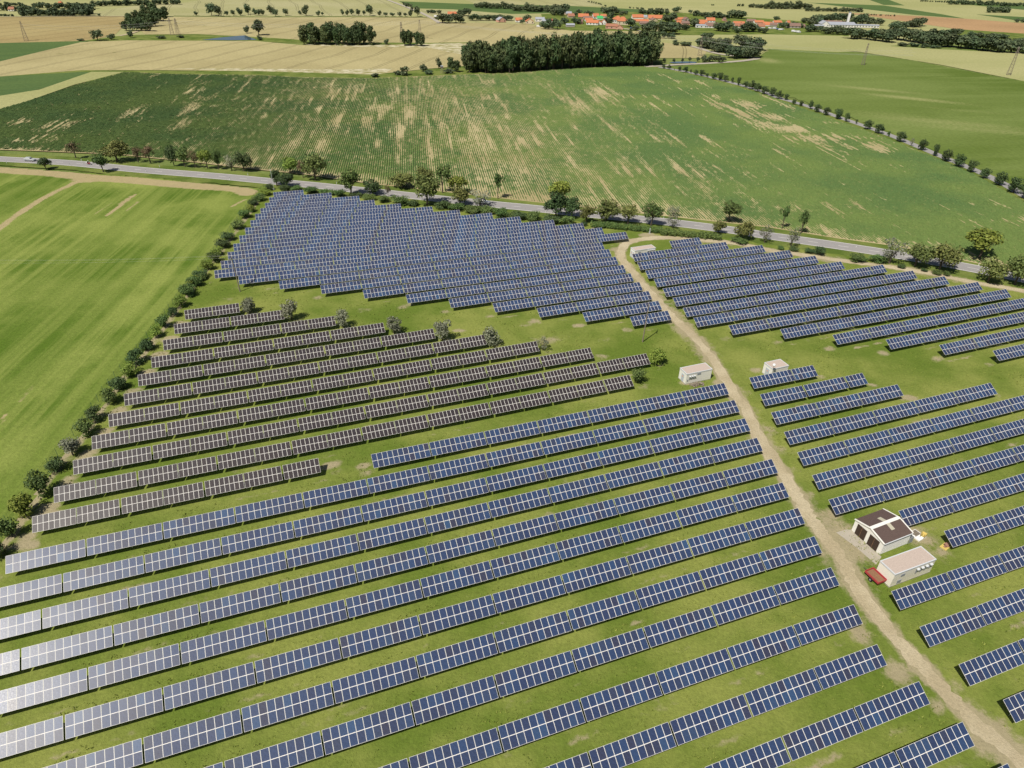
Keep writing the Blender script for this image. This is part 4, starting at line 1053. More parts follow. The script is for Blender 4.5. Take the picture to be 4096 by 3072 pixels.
def rblobs(seed, n, c, rx, rz, rmin, rmax, profile=None):
    r = np.random.default_rng(seed); out = []
    while len(out) < n:
        p = r.uniform(-1, 1, 3)
        if (p ** 2).sum() > 1: continue
        rr_ = r.uniform(rmin, rmax)
        pr = 1.0 if profile is None else profile((p[2] + 1) / 2)
        out.append((c[0] + p[0] * (rx - rr_ * .6) * pr, c[1] + p[1] * (rx - rr_ * .6) * pr, c[2] + p[2] * (rz - rr_ * .5), rr_, rr_, rr_ * .85))
    return out
def trunk_mesh(seed, top, r0, spread, nl=5, fork=.25):
    rr = random.Random(seed); mb = MB()
    k = Vector((rr.uniform(-.03, .03), rr.uniform(-.03, .03), top * .55)); mb.bar((0, 0, -.02), k, r0, r0 * .65, 7)
    for i in range(nl):
        a = i * 2.4 + rr.random(); s = k * rr.uniform(fork / .55 * .9, 1.0)
        e = Vector((spread * math.cos(a) * rr.uniform(.5, 1), spread * math.sin(a) * rr.uniform(.5, 1), top * rr.uniform(.75, 1.0)))
        m_ = s.lerp(e, .5) + Vector((0, 0, -.03)); mb.bar(s, m_, r0 * .45, r0 * .3, 5); mb.bar(m_, e, r0 * .3, r0 * .1, 4)
        for q in range(2):
            e2 = m_ + Vector((rr.uniform(-1, 1) * spread * .5, rr.uniform(-1, 1) * spread * .5, rr.uniform(.05, .2))); mb.bar(m_, e2, r0 * .2, r0 * .06, 4)
    return mb.mesh('trunk', M['bark'])
# unit crowns: base z=0, top z=1, crown diameter about 1
def mkcrown(name, seed, n, leaf, blobs, mat, shell=.5):
    V, F = clumps(seed, n, leaf, blobs, shell); return npmesh(name, V, F, mat)
KIND = {}
def kind(key, mat, n, leaf, z0, z1, seeds, nb=16, rmin=.13, rmax=.24, rx=.47, prof=None, shell=.5, trunk=True, tr0=.035):
    L = []
    for sd in seeds:
        bl = rblobs(sd, nb, (0, 0, (z0 + z1) / 2), rx, (z1 - z0) / 2, rmin, rmax, prof)
        L.append((mkcrown('crown', sd, n, leaf, bl, M[mat], shell), trunk_mesh(sd, (z0 + z1) / 2 + .12, tr0, .22) if trunk else None))
    KIND[key] = L
egg = lambda t: .55 + .75 * math.sin(min(1, (1 - t) * 1.15 + .05) * 2.4) * .75
kind('round', 'leaf', 1500, .034, .28, 1.0, (1, 2, 3))
kind('dark', 'leafdark', 1800, .034, .12, 1.0, (4, 5, 6), 20)
kind('olive', 'leafolive', 1800, .034, .16, 1.0, (7, 8, 9, 10), 20)
kind('bright', 'leafbright', 1600, .036, .25, 1.0, (11, 12))
kind('red', 'leafred', 750, .032, .34, 1.0, (13, 14), 12, .10, .19)
kind('sparse', 'leafgrey', 620, .028, .18, 1.0, (15, 16), 14, .10, .2)
kind('thin', 'leaf', 600, .040, .40, 1.0, (17, 18), 9, .12, .22)
kind('grey', 'leafgrey', 1500, .034, .04, 1.0, (19, 20, 21), 16)
kind('egg', 'leafdark', 1300, .036, .07, 1.0, (22, 23, 24), 16, .14, .24, .45, lambda t: 1.15 - .75 * abs(t - .35) * 1.2)
kind('bush', 'leaf', 1500, .040, .0, 1.0, (25, 26, 27), 14, .18, .3, .5)
kind('bushdark', 'leafdark', 1500, .040, .0, 1.0, (28, 29, 30), 14, .18, .3, .5)
kind('bushbright', 'leafbright', 1500, .040, .0, 1.0, (31, 32), 14, .18, .3, .5)
kind('wood', 'leafwood', 1300, .050, .05, 1.0, (33, 34, 35, 36), 20, .12, .22, .5)
kind('far', 'leaffar', 520, .075, .02, 1.0, (37, 38, 39, 40), 11, .18, .3, .5)
kind('farround', 'leaffar', 620, .065, .12, 1.0, (41, 42, 43), 12, .18, .28, .5)
# tufts
OBJN = {'round': ('tree', 'tree'), 'dark': ('tree', 'tree'), 'olive': ('tree', 'tree'), 'bright': ('tree', 'tree'), 'red': ('tree', 'tree'), 'sparse': ('tree', 'tree'), 'thin': ('tree', 'tree'), 'grey': ('shrub', 'shrub'), 'egg': ('avenue_tree', 'tree'), 'bush': ('hedge_bush', 'bush'), 'bushdark': ('hedge_bush', 'bush'), 'bushbright': ('hedge_bush', 'bush'), 'wood': ('woodland_tree', 'tree'), 'far': ('distant_tree', 'tree'), 'farround': ('distant_tree', 'tree')}
def plant(key, x, y, h_, wd, label, group, z=0.0, parts=True):
    crown, trunk = random.choice(KIND[key])
    nm, cat = OBJN[key]
    rz = random.uniform(0, 6.28)
    if parts and trunk and key[:4] != 'bush':
        r = empty(nm, (x, y, z), rz, label, cat, group); r.scale = (wd, wd, h_)
        link('crown', crown, r); link('trunk', trunk, r)
    else:
        r = link(nm, crown, None, (x, y, z), rz); r.scale = (wd, wd, h_); tag(r, label, cat, group)
        if trunk and key[:4] != 'bush': link('trunk', trunk, r)
    return r
def plant_px(key, t, x, y, top, wpx, label, group, s=K, z=0.0):
    px, py = t(x, y); X, Y = unproj(px, py)
    h_ = hfit(X, Y, t(x, top)[1]); wd = wpx * s * mpp(X, Y, h_ / 2)
    return plant(key, X, Y, h_ * 1.05, wd * 1.22, label, group, z)
RT_ = 'trees along the main road'
ROADT = [('red', tE, 655, 500, 365, 120, 'brownish airy tree beyond the road opposite the silver car'), ('olive', tE, 1013, 530, 340, 210, 'largest olive tree beyond the road near the motorcycle'), ('red', tE, 1195, 535, 405, 100, 'brown airy tree just right of the largest olive roadside tree'), ('red', tE, 1300, 540, 400, 125, 'dark brown tree second right of the largest olive roadside tree'),
         ('dark', tE, 1505, 565, 390, 95, 'dark slim tree first in the row of seven beyond the road'), ('round', tE, 1600, 578, 405, 115, 'green tree second in the row of seven beyond the road'), ('red', tE, 1690, 580, 435, 90, 'brownish tree third in the row of seven beyond the road'), ('bright', tE, 1793, 590, 435, 110, 'yellow-green tree fourth in the row of seven beyond the road'), ('round', tE, 1890, 597, 435, 90, 'green tree fifth in the row of seven beyond the road'), ('sparse', tE, 2003, 605, 470, 115, 'grey-brown sparse tree sixth in the row of seven beyond the road'), ('dark', tE, 2108, 612, 440, 140, 'dark olive tree last in the row of seven beyond the road'),
         ('dark', tE, 400, 600, 503, 95, 'dark bushy tree on the near verge beside the silver car'), ('round', tE, 893, 622, 463, 118, 'green tree on the near verge beside the motorcycle'),
         ('bright', tF, 297, 640, 500, 135, 'yellow-green tree beyond the road behind the camera mast'), ('red', tF, 408, 672, 520, 95, 'reddish thin tree beyond the road left of a big olive tree'), ('olive', tF, 515, 692, 463, 185, 'big olive tree beyond the road above the top solar row'), ('dark', tF, 180, 745, 610, 135, 'dark tree on the near verge beside the camera mast'), ('dark', tF, 268, 755, 628, 130, 'dark tree on the near verge second from the camera mast'),
         ('round', tF, 823, 826, 600, 180, 'fresh green ash tree on the near verge above the solar tables'), ('dark', tF, 1010, 812, 690, 150, 'dark olive tree on the near verge right of the green ash'), ('olive', tF, 1265, 755, 612, 195, 'wide olive tree beyond the road left of the big dense tree'), ('olive', tF, 1480, 905, 640, 235, 'biggest dense olive tree on the near verge above the solar tables'), ('olive', tF, 1460, 760, 580, 150, 'olive tree beyond the road rising behind the biggest dense tree'), ('thin', tF, 1613, 802, 560, 150, 'tall thin green tree beyond the road right of the biggest dense tree'), ('olive', tF, 1765, 905, 745, 155, 'dense olive tree on the near verge left of the white pickup'), ('bright', tF, 1740, 800, 662, 165, 'bright yellow-green tree beyond the road left of the white pickup'), ('sparse', tF, 1935, 918, 770, 195, 'sparse grey tree in front of the white pickup'), ('thin', tF, 2090, 852, 630, 95, 'thin tree beyond the road right of the white pickup'), ('red', tF, 1143, 835, 735, 50, 'small bare reddish tree on the near verge'),
         ('bright', tG, 400, 905, 708, 185, 'tall yellow-green tree beyond the road behind a dark tree'), ('dark', tG, 375, 1015, 800, 190, 'dark tree on the near verge below the tall yellow-green tree'), ('dark', tG, 520, 1018, 835, 130, 'dark round tree on the near verge right of the yellow-green tree'), ('olive', tG, 640, 1062, 908, 112, 'small olive tree on the near verge behind the long hedge'), ('olive', tG, 810, 1062, 862, 205, 'wide olive tree on the near verge behind the long hedge'), ('olive', tG, 1000, 1072, 908, 165, 'olive tree behind the long hedge between wider olive and green trees'), ('round', tG, 1200, 1085, 888, 172, 'dark green round tree behind the right end of the long hedge'), ('sparse', tG, 1385, 1106, 985, 120, 'sparse grey sapling on the verge at the hedge gap'), ('sparse', tG, 1390, 1005, 915, 110, 'faint sparse tree at the corn edge above the hedge gap'),
         ('round', tG, 1868, 1052, 878, 165, 'green tree alone beyond the road above the second hedge'), ('olive', tG, 1780, 1158, 1045, 105, 'small olive tree at the right end of the second hedge'), ('olive', tG, 1990, 1208, 1038, 145, 'yellowish olive tree on the near verge right of the second hedge'), ('sparse', tG, 2180, 1232, 1080, 120, 'grey-green sparse tree on the near verge above the gravel track'),
         ('thin', tH, 120, 1112, 918, 85, 'thin tree beyond the road, left of a similar pair'), ('thin', tH, 283, 1152, 958, 95, 'thin tree beyond the road, right of a similar pair'), ('sparse', tH, 195, 1272, 1098, 112, 'grey-green airy tree on the near verge below two thin trees'), ('sparse', tH, 1045, 1412, 1190, 205, 'large sparse tree on the near verge left of two dense trees'), ('olive', tH, 1270, 1435, 1240, 205, 'dense dark olive tree on the near verge, left of a pair'), ('olive', tH, 1480, 1470, 1240, 235, 'dense olive tree on the near verge, right of a pair'), ('bright', tH, 1825, 1365, 1143, 300, 'biggest bright olive tree beyond the road at the right'), ('olive', tH, 1900, 1575, 1372, 195, 'olive tree on the near verge below the biggest bright tree'), ('olive', tH, 2130, 1595, 1338, 205, 'olive tree on the near verge at the right picture edge')]
for q in ROADT: plant_px(*q, RT_)
SHR = [(tH, 430, 1335, 1262, 95), (tH, 350, 1320, 1280, 70), (tH, 760, 1392, 1332, 110), (tH, 820, 1400, 1360, 60), (tH, 940, 1408, 1345, 115), (tH, 1150, 1452, 1415, 55), (tH, 1345, 1480, 1455, 45), (tH, 1455, 1505, 1462, 70), (tH, 1530, 1515, 1480, 60), (tH, 220, 1300, 1265, 70), (tH, 100, 1290, 1262, 60), (tG, 1960, 1235, 1200, 130), (tG, 620, 1085, 1050, 55)]
for i, (t, x, y, tp, wp) in enumerate(SHR):
    plant_px(random.choice(('bush', 'bush', 'bushdark')), t, x, y, tp, wp, 'low green shrub between road and gravel track, %s from the left of the loose row' % nth(sorted(range(len(SHR)), key=lambda k: SHR[k][0](SHR[k][1], 0)[0]).index(i) + 1), 'loose shrubs by the track')
# grey shrubs along the brown tables
GS = [('grey', tI, 2150, 318, 195, 150), ('grey', tJ, 312, 388, 222, 145), ('grey', tJ, 755, 450, 305, 125), ('grey', tJ, 1192, 502, 368, 135), ('grey', tJ, 1612, 562, 390, 155), ('grey', tJ, 2045, 612, 452, 160)]
for i, q in enumerate(GS): plant_px(*q, 'grey-green shrub at the end of a brown table row, %s from the left hedge' % nth(i + 1), 'grey shrubs at the brown table ends')
plant_px('sparse', tK, 265, 650, 540, 120, 'small sparse grey shrub at the end of a brown table row', None)
plant_px('bushbright', tK, 1250, 778, 648, 135, 'bright green spreading bush at the end of the longest brown row', None)
plant_px('bush', tK, 1088, 935, 818, 115, 'small dark green tree at the end of the last long brown row', None)
# left hedge
LH = [(tF, 120, 775, 705, 75), (tF, 75, 820, 745, 90), (tF, 30, 870, 790, 90), (tE, 2190, 905, 840, 70), (tE, 2165, 965, 895, 75), (tE, 2120, 1020, 940, 100), (tE, 2065, 1110, 1030, 105), (tE, 1965, 1210, 1125, 100), (tE, 1925, 1275, 1185, 105), (tE, 1880, 1335, 1260, 95), (tE, 1850, 1400, 1310, 105), (tE, 1790, 1465, 1375, 100), (tE, 1735, 1535, 1450, 105), (tE, 1670, 1600, 1510, 100), (tE, 1620, 1665, 1575, 105),
      (tI, 1735, 40, -20, 90), (tI, 1680, 100, 5, 110), (tI, 1620, 185, 85, 115), (tI, 1568, 280, 170, 105), (tI, 1497, 360, 260, 85), (tI, 1430, 450, 335, 100), (tI, 1357, 530, 428, 95), (tI, 1285, 640, 520, 115), (tI, 1200, 760, 620, 130), (tI, 1120, 870, 745, 130), (tI, 1045, 985, 850, 130), (tI, 945, 1110, 970, 125), (tI, 840, 1255, 1120, 120), (tI, 745, 1380, 1240, 135), (tI, 630, 1555, 1395, 165), (tI, 495, 1690, 1555, 125), (tN, 370, 245, 30, 170), (tN, 240, 415, 205, 175), (tN, 90, 610, 395, 150), (tN, -15, 780, 600, 150)]
for i, q in enumerate(LH):
    kd = 'grey' if i == 29 else random.choices(('bush', 'bushdark', 'bushbright'), (.4, .4, .2))[0]
    q = q[:3] + (q[2] - (q[2] - q[3]) * .85, q[4])
    if kd == 'grey': plant_px('grey', *q, 'leafless grey bush in the left hedge', 'bushes of the left hedge')
    else: plant_px(kd, *q, 'green bush in the left hedge, %s bush down from the road' % nth(i + 1), 'bushes of the left hedge')
# clipped bushes under the road, and two long hedges
RH = [(tF, 250, 785, 722, 80), (tF, 355, 782, 735, 95), (tF, 480, 808, 755, 110), (tF, 615, 822, 762, 115), (tF, 730, 838, 778, 95), (tF, 865, 835, 790, 85), (tF, 980, 862, 810, 100), (tF, 1110, 880, 815, 90), (tF, 1235, 902, 835, 145), (tF, 1365, 912, 855, 95), (tF, 1615, 940, 872, 120), (tF, 1740, 955, 885, 125), (tF, 1880, 972, 905, 135), (tF, 2000, 985, 920, 115), (tF, 2115, 1010, 940, 115), (tG, 0, 1020, 955, 110), (tG, 65, 1028, 960, 105), (tG, 200, 1042, 970, 130), (tG, 335, 1060, 990, 130), (tG, 480, 1078, 1010, 115)]
for i, q in enumerate(RH): plant_px(random.choices(('bush', 'bushdark'), (.6, .4))[0], *q, 'clipped green bush between road and solar tables, %s from the left' % nth(i + 1), 'clipped bushes below the road')
def hedge(t, a, b, top, wd, label):
    A = np.array(g(t, *a)); B = np.array(g(t, *b)); L = np.hypot(*(B - A)); h_ = hfit(*A, t(a[0], top)[1])
    az = math.atan2(*(B - A)[::-1]); n = int(L / .8); rr = np.random.default_rng(int(a[0]))
    bl = [(L * (i + .5) / n + rr.normal(0, .2), rr.normal(0, .25), h_ * .5 + rr.normal(0, .12), .9, wd * .5, h_ * .52) for i in range(n)]
    V, F = clumps(int(a[0]), int(L * 260), .17, bl, .75)
    o = link('hedge', npmesh('hedge', V, F, M['leaf']), None, (*A, 0), az); tag(o, label, 'hedge')
hedge(tG, (690, 1095), (1285, 1150), 1045, 2.2, 'long clipped green hedge below the road left of the gate gap')
hedge(tG, (1290, 1160), (1795, 1210), 1108, 2.4, 'long clipped green hedge below the road right of the gate gap')
# avenue on the side road
AV = [(tC, 1310, 590, 35), (tC, 1357, 597, 40), (tC, 1402, 605, 15), (tC, 1447, 611, 40), (tC, 1497, 625, 55), (tC, 1543, 631, 35), (tC, 1588, 648, 48), (tC, 1640, 656, 60), (tC, 1687, 666, 37), (tC, 1740, 684, 62), (tC, 1793, 692, 68), (tC, 1845, 704, 62), (tC, 1902, 715, 50), (tC, 1957, 736, 72), (tC, 2012, 753, 57), (tC, 2072, 771, 80), (tC, 2122, 789, 72), (tC, 2182, 813, 78), (tD, 35, 828, 75), (tD, 92, 852, 72), (tD, 157, 864, 55), (tH, 222, 36, 45), (tH, 285, 54, 47), (tH, 365, 77, 76), (tH, 420, 106, 72), (tH, 498, 132, 72), (tH, 597, 162, 90), (tH, 677, 186, 85), (tH, 763, 205, 42), (tH, 860, 252, 86), (tH, 953, 287, 90), (tH, 1037, 314, 50), (tH, 1140, 358, 96), (tH, 1235, 397, 72), (tH, 1325, 434, 94), (tH, 1435, 482, 104), (tH, 1530, 528, 102), (tH, 1640, 578, 112), (tH, 1752, 624, 106), (tH, 1865, 678, 96), (tH, 1990, 734, 116), (tH, 2120, 800, 142), (tH, 2230, 850, 130)]
for i, (t, x, y, hp) in enumerate(AV):
    narrow = i in (2, 5, 12, 23, 27, 28, 31, 33, 35, 13)
    plant_px('egg' if i != 33 else 'sparse', t, x, y, y - hp, hp * (.52 if narrow else .86), 'dark avenue tree on the side road, %s from the wood end' % nth(i + 1), 'avenue trees along the side road')

# ------------------------------------------------------------------ woods and far trees
def belt(key, t, a, b, n, hp, label, group, wf=.62, rows=1, depth=7.0, jx=.45, s=K):
    if key != 'wood': wf *= 1.6
    else: wf *= 1.2
    for rw in range(rows):
        for i in range(n):
            f = (i + .5 + random.uniform(-jx, jx)) / n
            x = a[0] + (b[0] - a[0]) * f; y = a[1] + (b[1] - a[1]) * f
            X, Y = unproj(*t(x, y)); h_ = hfit(X, Y, t(x, y - hp)[1]) * random.uniform(.8, 1.1)
            Y += rw * depth + random.uniform(-.3, .3) * depth
            wd = max(h_ * wf, 3.2) * random.uniform(.85, 1.2)
            plant(key, X, Y, h_, wd, label, group, -.1, key not in ('far', 'farround', 'wood'))
WG = 'dark tree of the tall wood beyond the corn'
belt('wood', tB, (1800, 622), (2200, 630), 8, 250, 'tall dark tree in the big wood bordering the far side of the corn', WG, .55, 3, 9)
belt('wood', tC, (0, 618), (560, 588), 11, 290, 'tall dark tree in the big wood bordering the far side of the corn', WG, .5, 3, 9)
belt('wood', tC, (560, 584), (1255, 562), 15, 290, 'tall dark tree in the big wood bordering the far side of the corn', WG, .5, 3, 9)
belt('wood', tB, (1640, 612), (1760, 620), 2, 130, 'medium tree at the left end of the big wood by the corn', 'lower trees at the left end of the big wood', .7, 1)
for x, y, hp, wf, lb in ((1578, 590, 90, .7, 'small yellowish tree left of the big wood'), (1450, 615, 75, 1.0, 'round green bush-like tree beside the thin bare shrub left of the wood'), (1285, 648, 75, 1.5, 'round dark bush on the far verge left of the hunting stand'), (1220, 645, 45, 1.6, 'low green bush left of the round dark bush on the far verge'), (1030, 665, 42, 1.9, 'lowest green bush at the far edge of the corn'), (1500, 640, 40, 2.5, 'low bramble bush left of the hunting stand'), (1660, 630, 45, 2.4, 'low bramble bush right of the hunting stand')):
    X, Y = g(tB, x, y); h_ = hfit(X, Y, tB(x, y - hp)[1]); plant('far' if hp < 80 else 'farround', X, Y, h_, h_ * wf, lb, None, -.1, False)
MG = 'trees of the square copse'
belt('wood', tB, (395, 384), (1000, 390), 11, 182, 'dark tree in the square copse on the wheat hill', MG, .5, 2, 9)
belt('wood', tB, (1275, 392), (1345, 394), 2, 150, 'dark poplar-like tree in the small clump by two pylons', 'trees of the small clump by the pylons', .45, 2, 5)
belt('wood', tB, (1385, 396), (1440, 398), 2, 130, 'dark poplar-like tree in the small clump by two pylons', 'trees of the small clump by the pylons', .5, 1)
belt('far', tB, (1122, 384), (1126, 384), 1, 68, 'single small dark tree between the square copse and the small clump', None, .75)
RG = 'trees of the long copse on the hill'
for a, b, n, hp in (((1075, 262), (1330, 266), 6, 105), ((1110, 225), (1380, 225), 6, 110), ((1180, 180), (1430, 180), 6, 115), ((1230, 140), (1440, 145), 5, 115)):
    belt('wood', tA, a, b, n, hp, 'dark tree in the rounded copse between tan wheat fields', RG, .8)
for t, x, y, hp, wf, lb in ((tA, 845, 348, 95, 1.3, 'broad dark tree at the corner of the wheat fields'), (tA, 965, 342, 58, 1.2, 'small tree right of the broad dark tree among wheat fields'), (tA, 1130, 325, 70, .8, 'pale small tree below the rounded copse'), (tA, 2135, 285, 75, .8, 'smaller tree beside the pond'), (tB, 25, 302, 140, .9, 'large dark tree beside the pond'), (tB, 40, 345, 40, 1.6, 'low bush below the large tree by the pond'), (tA, 860, 138, 30, 1.1, 'lone bush on the pale field far left'),
                               (tA, 700, 350, 22, 3, 'flat shrub in the ditch left of the broad dark tree'), (tA, 1400, 330, 30, 3, 'flat shrub on the marsh bank'), (tA, 1560, 325, 25, 3, 'flat low shrub on the marsh bank near the pylons')):
    X, Y = g(t, x, y); h_ = hfit(X, Y, t(x, y - hp)[1]); plant('farround' if hp > 50 else 'far', X, Y, h_, h_ * wf, lb, None, -.1, False)
LG = 'trees lining the far field road'
for t, x, y, hp, wf in ((tA, 1695, 132, 40, .9), (tA, 1830, 132, 112, .9), (tA, 1890, 140, 100, .8), (tA, 1960, 136, 45, 1), (tA, 2015, 134, 52, .9), (tA, 2075, 132, 75, .8), (tA, 2145, 122, 92, .8), (tA, 2205, 130, 60, .9), (tB, 25, 130, 52, 1), (tB, 60, 130, 58, .8), (tB, 130, 120, 76, 1), (tB, 170, 140, 65, 1), (tB, 258, 132, 62, 1), (tB, 380, 126, 40, 1), (tB, 435, 132, 92, .85), (tB, 540, 136, 52, .9), (tB, 575, 132, 30, 1), (tB, 745, 130, 52, .8), (tB, 790, 134, 52, .8), (tB, 830, 132, 60, .8), (tB, 885, 132, 62, .8), (tB, 935, 132, 45, .8), (tB, 985, 135, 100, .8), (tB, 1070, 136, 48, .9), (tB, 1120, 138, 34, 1.5), (tB, 1180, 138, 34, 1.5), (tB, 1240, 138, 36, 1.5), (tB, 1290, 140, 32, 1.3), (tB, 1340, 145, 66, .8), (tB, 1395, 140, 92, .75), (tB, 1350, 90, 40, .9), (tB, 1300, 60, 35, .9)):
    X, Y = g(t, x, y); h_ = hfit(X, Y, t(x, y - hp)[1]); plant('farround', X, Y, h_, h_ * wf, 'tree in the loose line along the far field road', LG, -.1, False)
VG = 'trees among the village houses'
VL = 'green tree among the village houses and gardens'
for a, b, n, hp in (((130, 185), (135, 187), 1, 65), ((85, 205), (88, 206), 1, 48), ((255, 250), (430, 250), 4, 75), ((300, 205), (620, 205), 6, 55), ((430, 140), (450, 120), 2, 85), ((545, 145), (590, 110), 2, 45), ((620, 130), (700, 132), 3, 42), ((790, 130), (900, 125), 4, 72), ((850, 165), (852, 165), 1, 60), ((790, 205), (850, 212), 2, 55), ((930, 132), (1000, 126), 3, 42), ((1020, 230), (1022, 230), 1, 82), ((1060, 262), (1090, 262), 2, 45), ((1110, 135), (1340, 128), 7, 58), ((1130, 272), (1260, 272), 4, 78), ((1280, 290), (1400, 290), 5, 110), ((1300, 330), (1390, 330), 3, 58), ((1310, 200), (1390, 190), 3, 85), ((1405, 105), (1440, 102), 2, 50), ((1540, 118), (1542, 118), 1, 38), ((1420, 250), (1530, 262), 4, 55), ((1555, 232), (1590, 222), 2, 85), ((1760, 262), (1850, 272), 4, 92), ((1880, 152), (2010, 162), 4, 70), ((1870, 240), (1960, 292), 3, 60), ((2000, 272), (2100, 272), 5, 80), ((2110, 272), (2212, 292), 3, 48), ((960, 205), (970, 205), 1, 40), ((1180, 230), (1230, 228), 2, 60), ((1650, 172), (1720, 165), 2, 42)):
    belt('farround', tC, a, b, n, hp, VL, VG, .85)
belt('far', tC, (1560, 132), (1880, 160), 13, 46, 'dark young tree in the dense grove behind the village roofs', 'trees of the grove behind the village', .9)
for a, b, n, hp in (((70, 182), (72, 182), 1, 50), ((110, 240), (160, 240), 3, 52), ((190, 225), (300, 240), 4, 45), ((290, 200), (340, 190), 2, 45), ((330, 272), (400, 270), 2, 72), ((400, 270), (520, 285), 4, 50)): belt('farround', tD, a, b, n, hp, VL, VG, .9)
HG = 'trees around the white farm hall'
for a, b, n, hp in (((360, 225), (420, 217), 3, 92), ((440, 185), (720, 180), 10, 72), ((740, 212), (840, 208), 3, 88), ((870, 217), (980, 217), 3, 78), ((480, 292), (730, 300), 8, 72), ((690, 332), (860, 336), 5, 98)):
    belt('farround', tD, a, b, n, hp, 'dark tree in the belt around the white farm hall', HG, .9)
MW = 'trees of the marsh wood by the bend of the side road'
for a, b, n, hp in (((1600, 402), (1720, 422), 4, 90), ((1640, 332), (1710, 332), 3, 58), ((1740, 442), (1900, 462), 6, 82), ((1900, 502), (2100, 492), 6, 98), ((1960, 412), (2120, 432), 5, 112), ((1650, 532), (1830, 536), 5, 58), ((1750, 390), (1900, 395), 4, 70)):
    belt('farround', tC, a, b, n, hp, 'tree in the marsh wood inside the bend of the side road', MW, .95)
belt('far', tC, (1385, 388), (1550, 396), 5, 45, 'tree in the small row between big wood and marsh wood', 'small row by the big wood', .9)
for x, y, hp, lb in ((1398, 540, 38, 'small tree beside the small pond, on its left'), (1470, 537, 36, 'small dark tree in front of the small pond'), (1535, 530, 40, 'pale bush right of the small pond'), (1605, 532, 42, 'dark small tree beside the bend of the side road'), (1315, 540, 40, 'low tree at the right foot of the big wood')):
    X, Y = g(tC, x, y); h_ = hfit(X, Y, tC(x, y - hp)[1]); plant('farround', X, Y, h_, h_ * .9, lb, None, -.1, False)
EW = 'trees of the long wood at the right'
for a, b, n, hp in (((880, 342), (1060, 362), 5, 98), ((1060, 262), (1350, 217), 8, 70), ((1080, 332), (1400, 382), 8, 108), ((1400, 402), (1640, 402), 6, 108), ((1300, 332), (1640, 302), 8, 72), ((1640, 412), (1900, 432), 7, 108), ((1750, 322), (2050, 352), 8, 60), ((1900, 442), (2300, 462), 9, 118), ((2050, 402), (2300, 402), 5, 72)):
    belt('farround', tD, a, b, n, hp, 'tree in the long wood at the right behind the pale field', EW, .95)
belt('far', tD, (1100, 390), (1480, 416), 7, 34, 'low bush along the front of the long right wood', 'bushes before the right wood', 1.5)
# far-off woods that read as one mass
def mass(name, label, items):
    rr = np.random.default_rng(len(items) + abs(int(items[0][1][0]))); Vs_, Fs_, nb = [], [], 0
    for t, a, b, n, hp in items:
        for i in range(n):
            f = (i + rr.random()) / n; x = a[0] + (b[0] - a[0]) * f; y = a[1] + (b[1] - a[1]) * f
            X, Y = unproj(*t(x, y)); h_ = hfit(X, Y, t(x, y - hp)[1]) * rr.uniform(.75, 1.1); wd = h_ * rr.uniform(1.0, 1.5)
            src = KIND['far'][int(rr.integers(0, 4))][0]
            co = np.zeros(len(src.vertices) * 3, np.float32); src.vertices.foreach_get('co', co); co = co.reshape(-1, 3)
            th = rr.random() * 6.28; c_, s2 = math.cos(th), math.sin(th)
            q = np.stack([(co[:, 0] * c_ - co[:, 1] * s2) * wd + X, (co[:, 0] * s2 + co[:, 1] * c_) * wd + Y, co[:, 2] * h_ - .2], 1)
            Vs_.append(q); Fs_.append(np.arange(len(q)).reshape(-1, 4) + nb); nb += len(q)
    o = link(name, npmesh(name, np.concatenate(Vs_), np.concatenate(Fs_), M['leaffar'])); tag(o, label, 'wood', None, 'stuff')
mass('distant_wood', 'dark wood covering the far upper left corner', [(tA, (-60, 90), (320, 92), 12, 62), (tA, (180, 136), (770, 134), 22, 78), (tA, (300, 66), (800, 74), 16, 60), (tA, (800, 52), (1560, 34), 24, 55), (tA, (700, 122), (785, 118), 4, 110), (tA, (0, 140), (130, 140), 6, 26), (tA, (-60, 50), (200, 50), 8, 40)])
mass('distant_wood', 'dark row wood above the village at the top middle', [(tB, (1900, 66), (2212, 76), 11, 66), (tC, (0, 92), (440, 106), 16, 72), (tC, (360, 130), (440, 120), 4, 80)])
mass('distant_wood', 'dark plantation strips above the white farm hall', [(tD, (-20, 74), (350, 76), 14, 68), (tD, (320, 94), (810, 102), 24, 38), (tC, (1940, 52), (2010, 52), 4, 26), (tC, (2040, 62), (2212, 72), 9, 42)])
mass('distant_wood', 'dark woods at the far upper right edge', [(tD, (1310, 12), (1560, 22), 12, 18), (tD, (1560, 36), (1980, 46), 18, 46), (tD, (1890, 106), (2080, 106), 10, 58), (tD, (2000, 52), (2260, 52), 10, 38), (tD, (2130, 190), (2260, 192), 6, 36), (tD, (840, 128), (1100, 140), 10, 16)])
mass('distant_wood', 'line of small trees along the far lane above the village', [(tC, (650, 14), (780, 42), 8, 16), (tC, (800, 55), (810, 55), 1, 18), (tC, (1010, 70), (1350, 96), 14, 20), (tC, (1720, 46), (1750, 46), 2, 14), (tB, (1270, 40), (1340, 60), 5, 30)])
belt('farround', tB, (1585, 196), (1770, 198), 5, 82, 'dark tree around the farm with an orange roof', 'trees around the orange-roofed farm', .9)
belt('farround', tB, (1740, 135), (1850, 136), 4, 68, 'tall tree behind the farm with an orange roof', 'trees around the orange-roofed farm', .7)
belt('far', tB, (1470, 108), (1600, 116), 4, 34, 'small orchard tree left of the orange-roofed farm', 'orchard trees by the farm', 1)
belt('farround', tB, (1865, 172), (2212, 176), 11, 50, 'tree in the row behind the pink house at the wheat edge', 'row behind the pink house', 1.0)

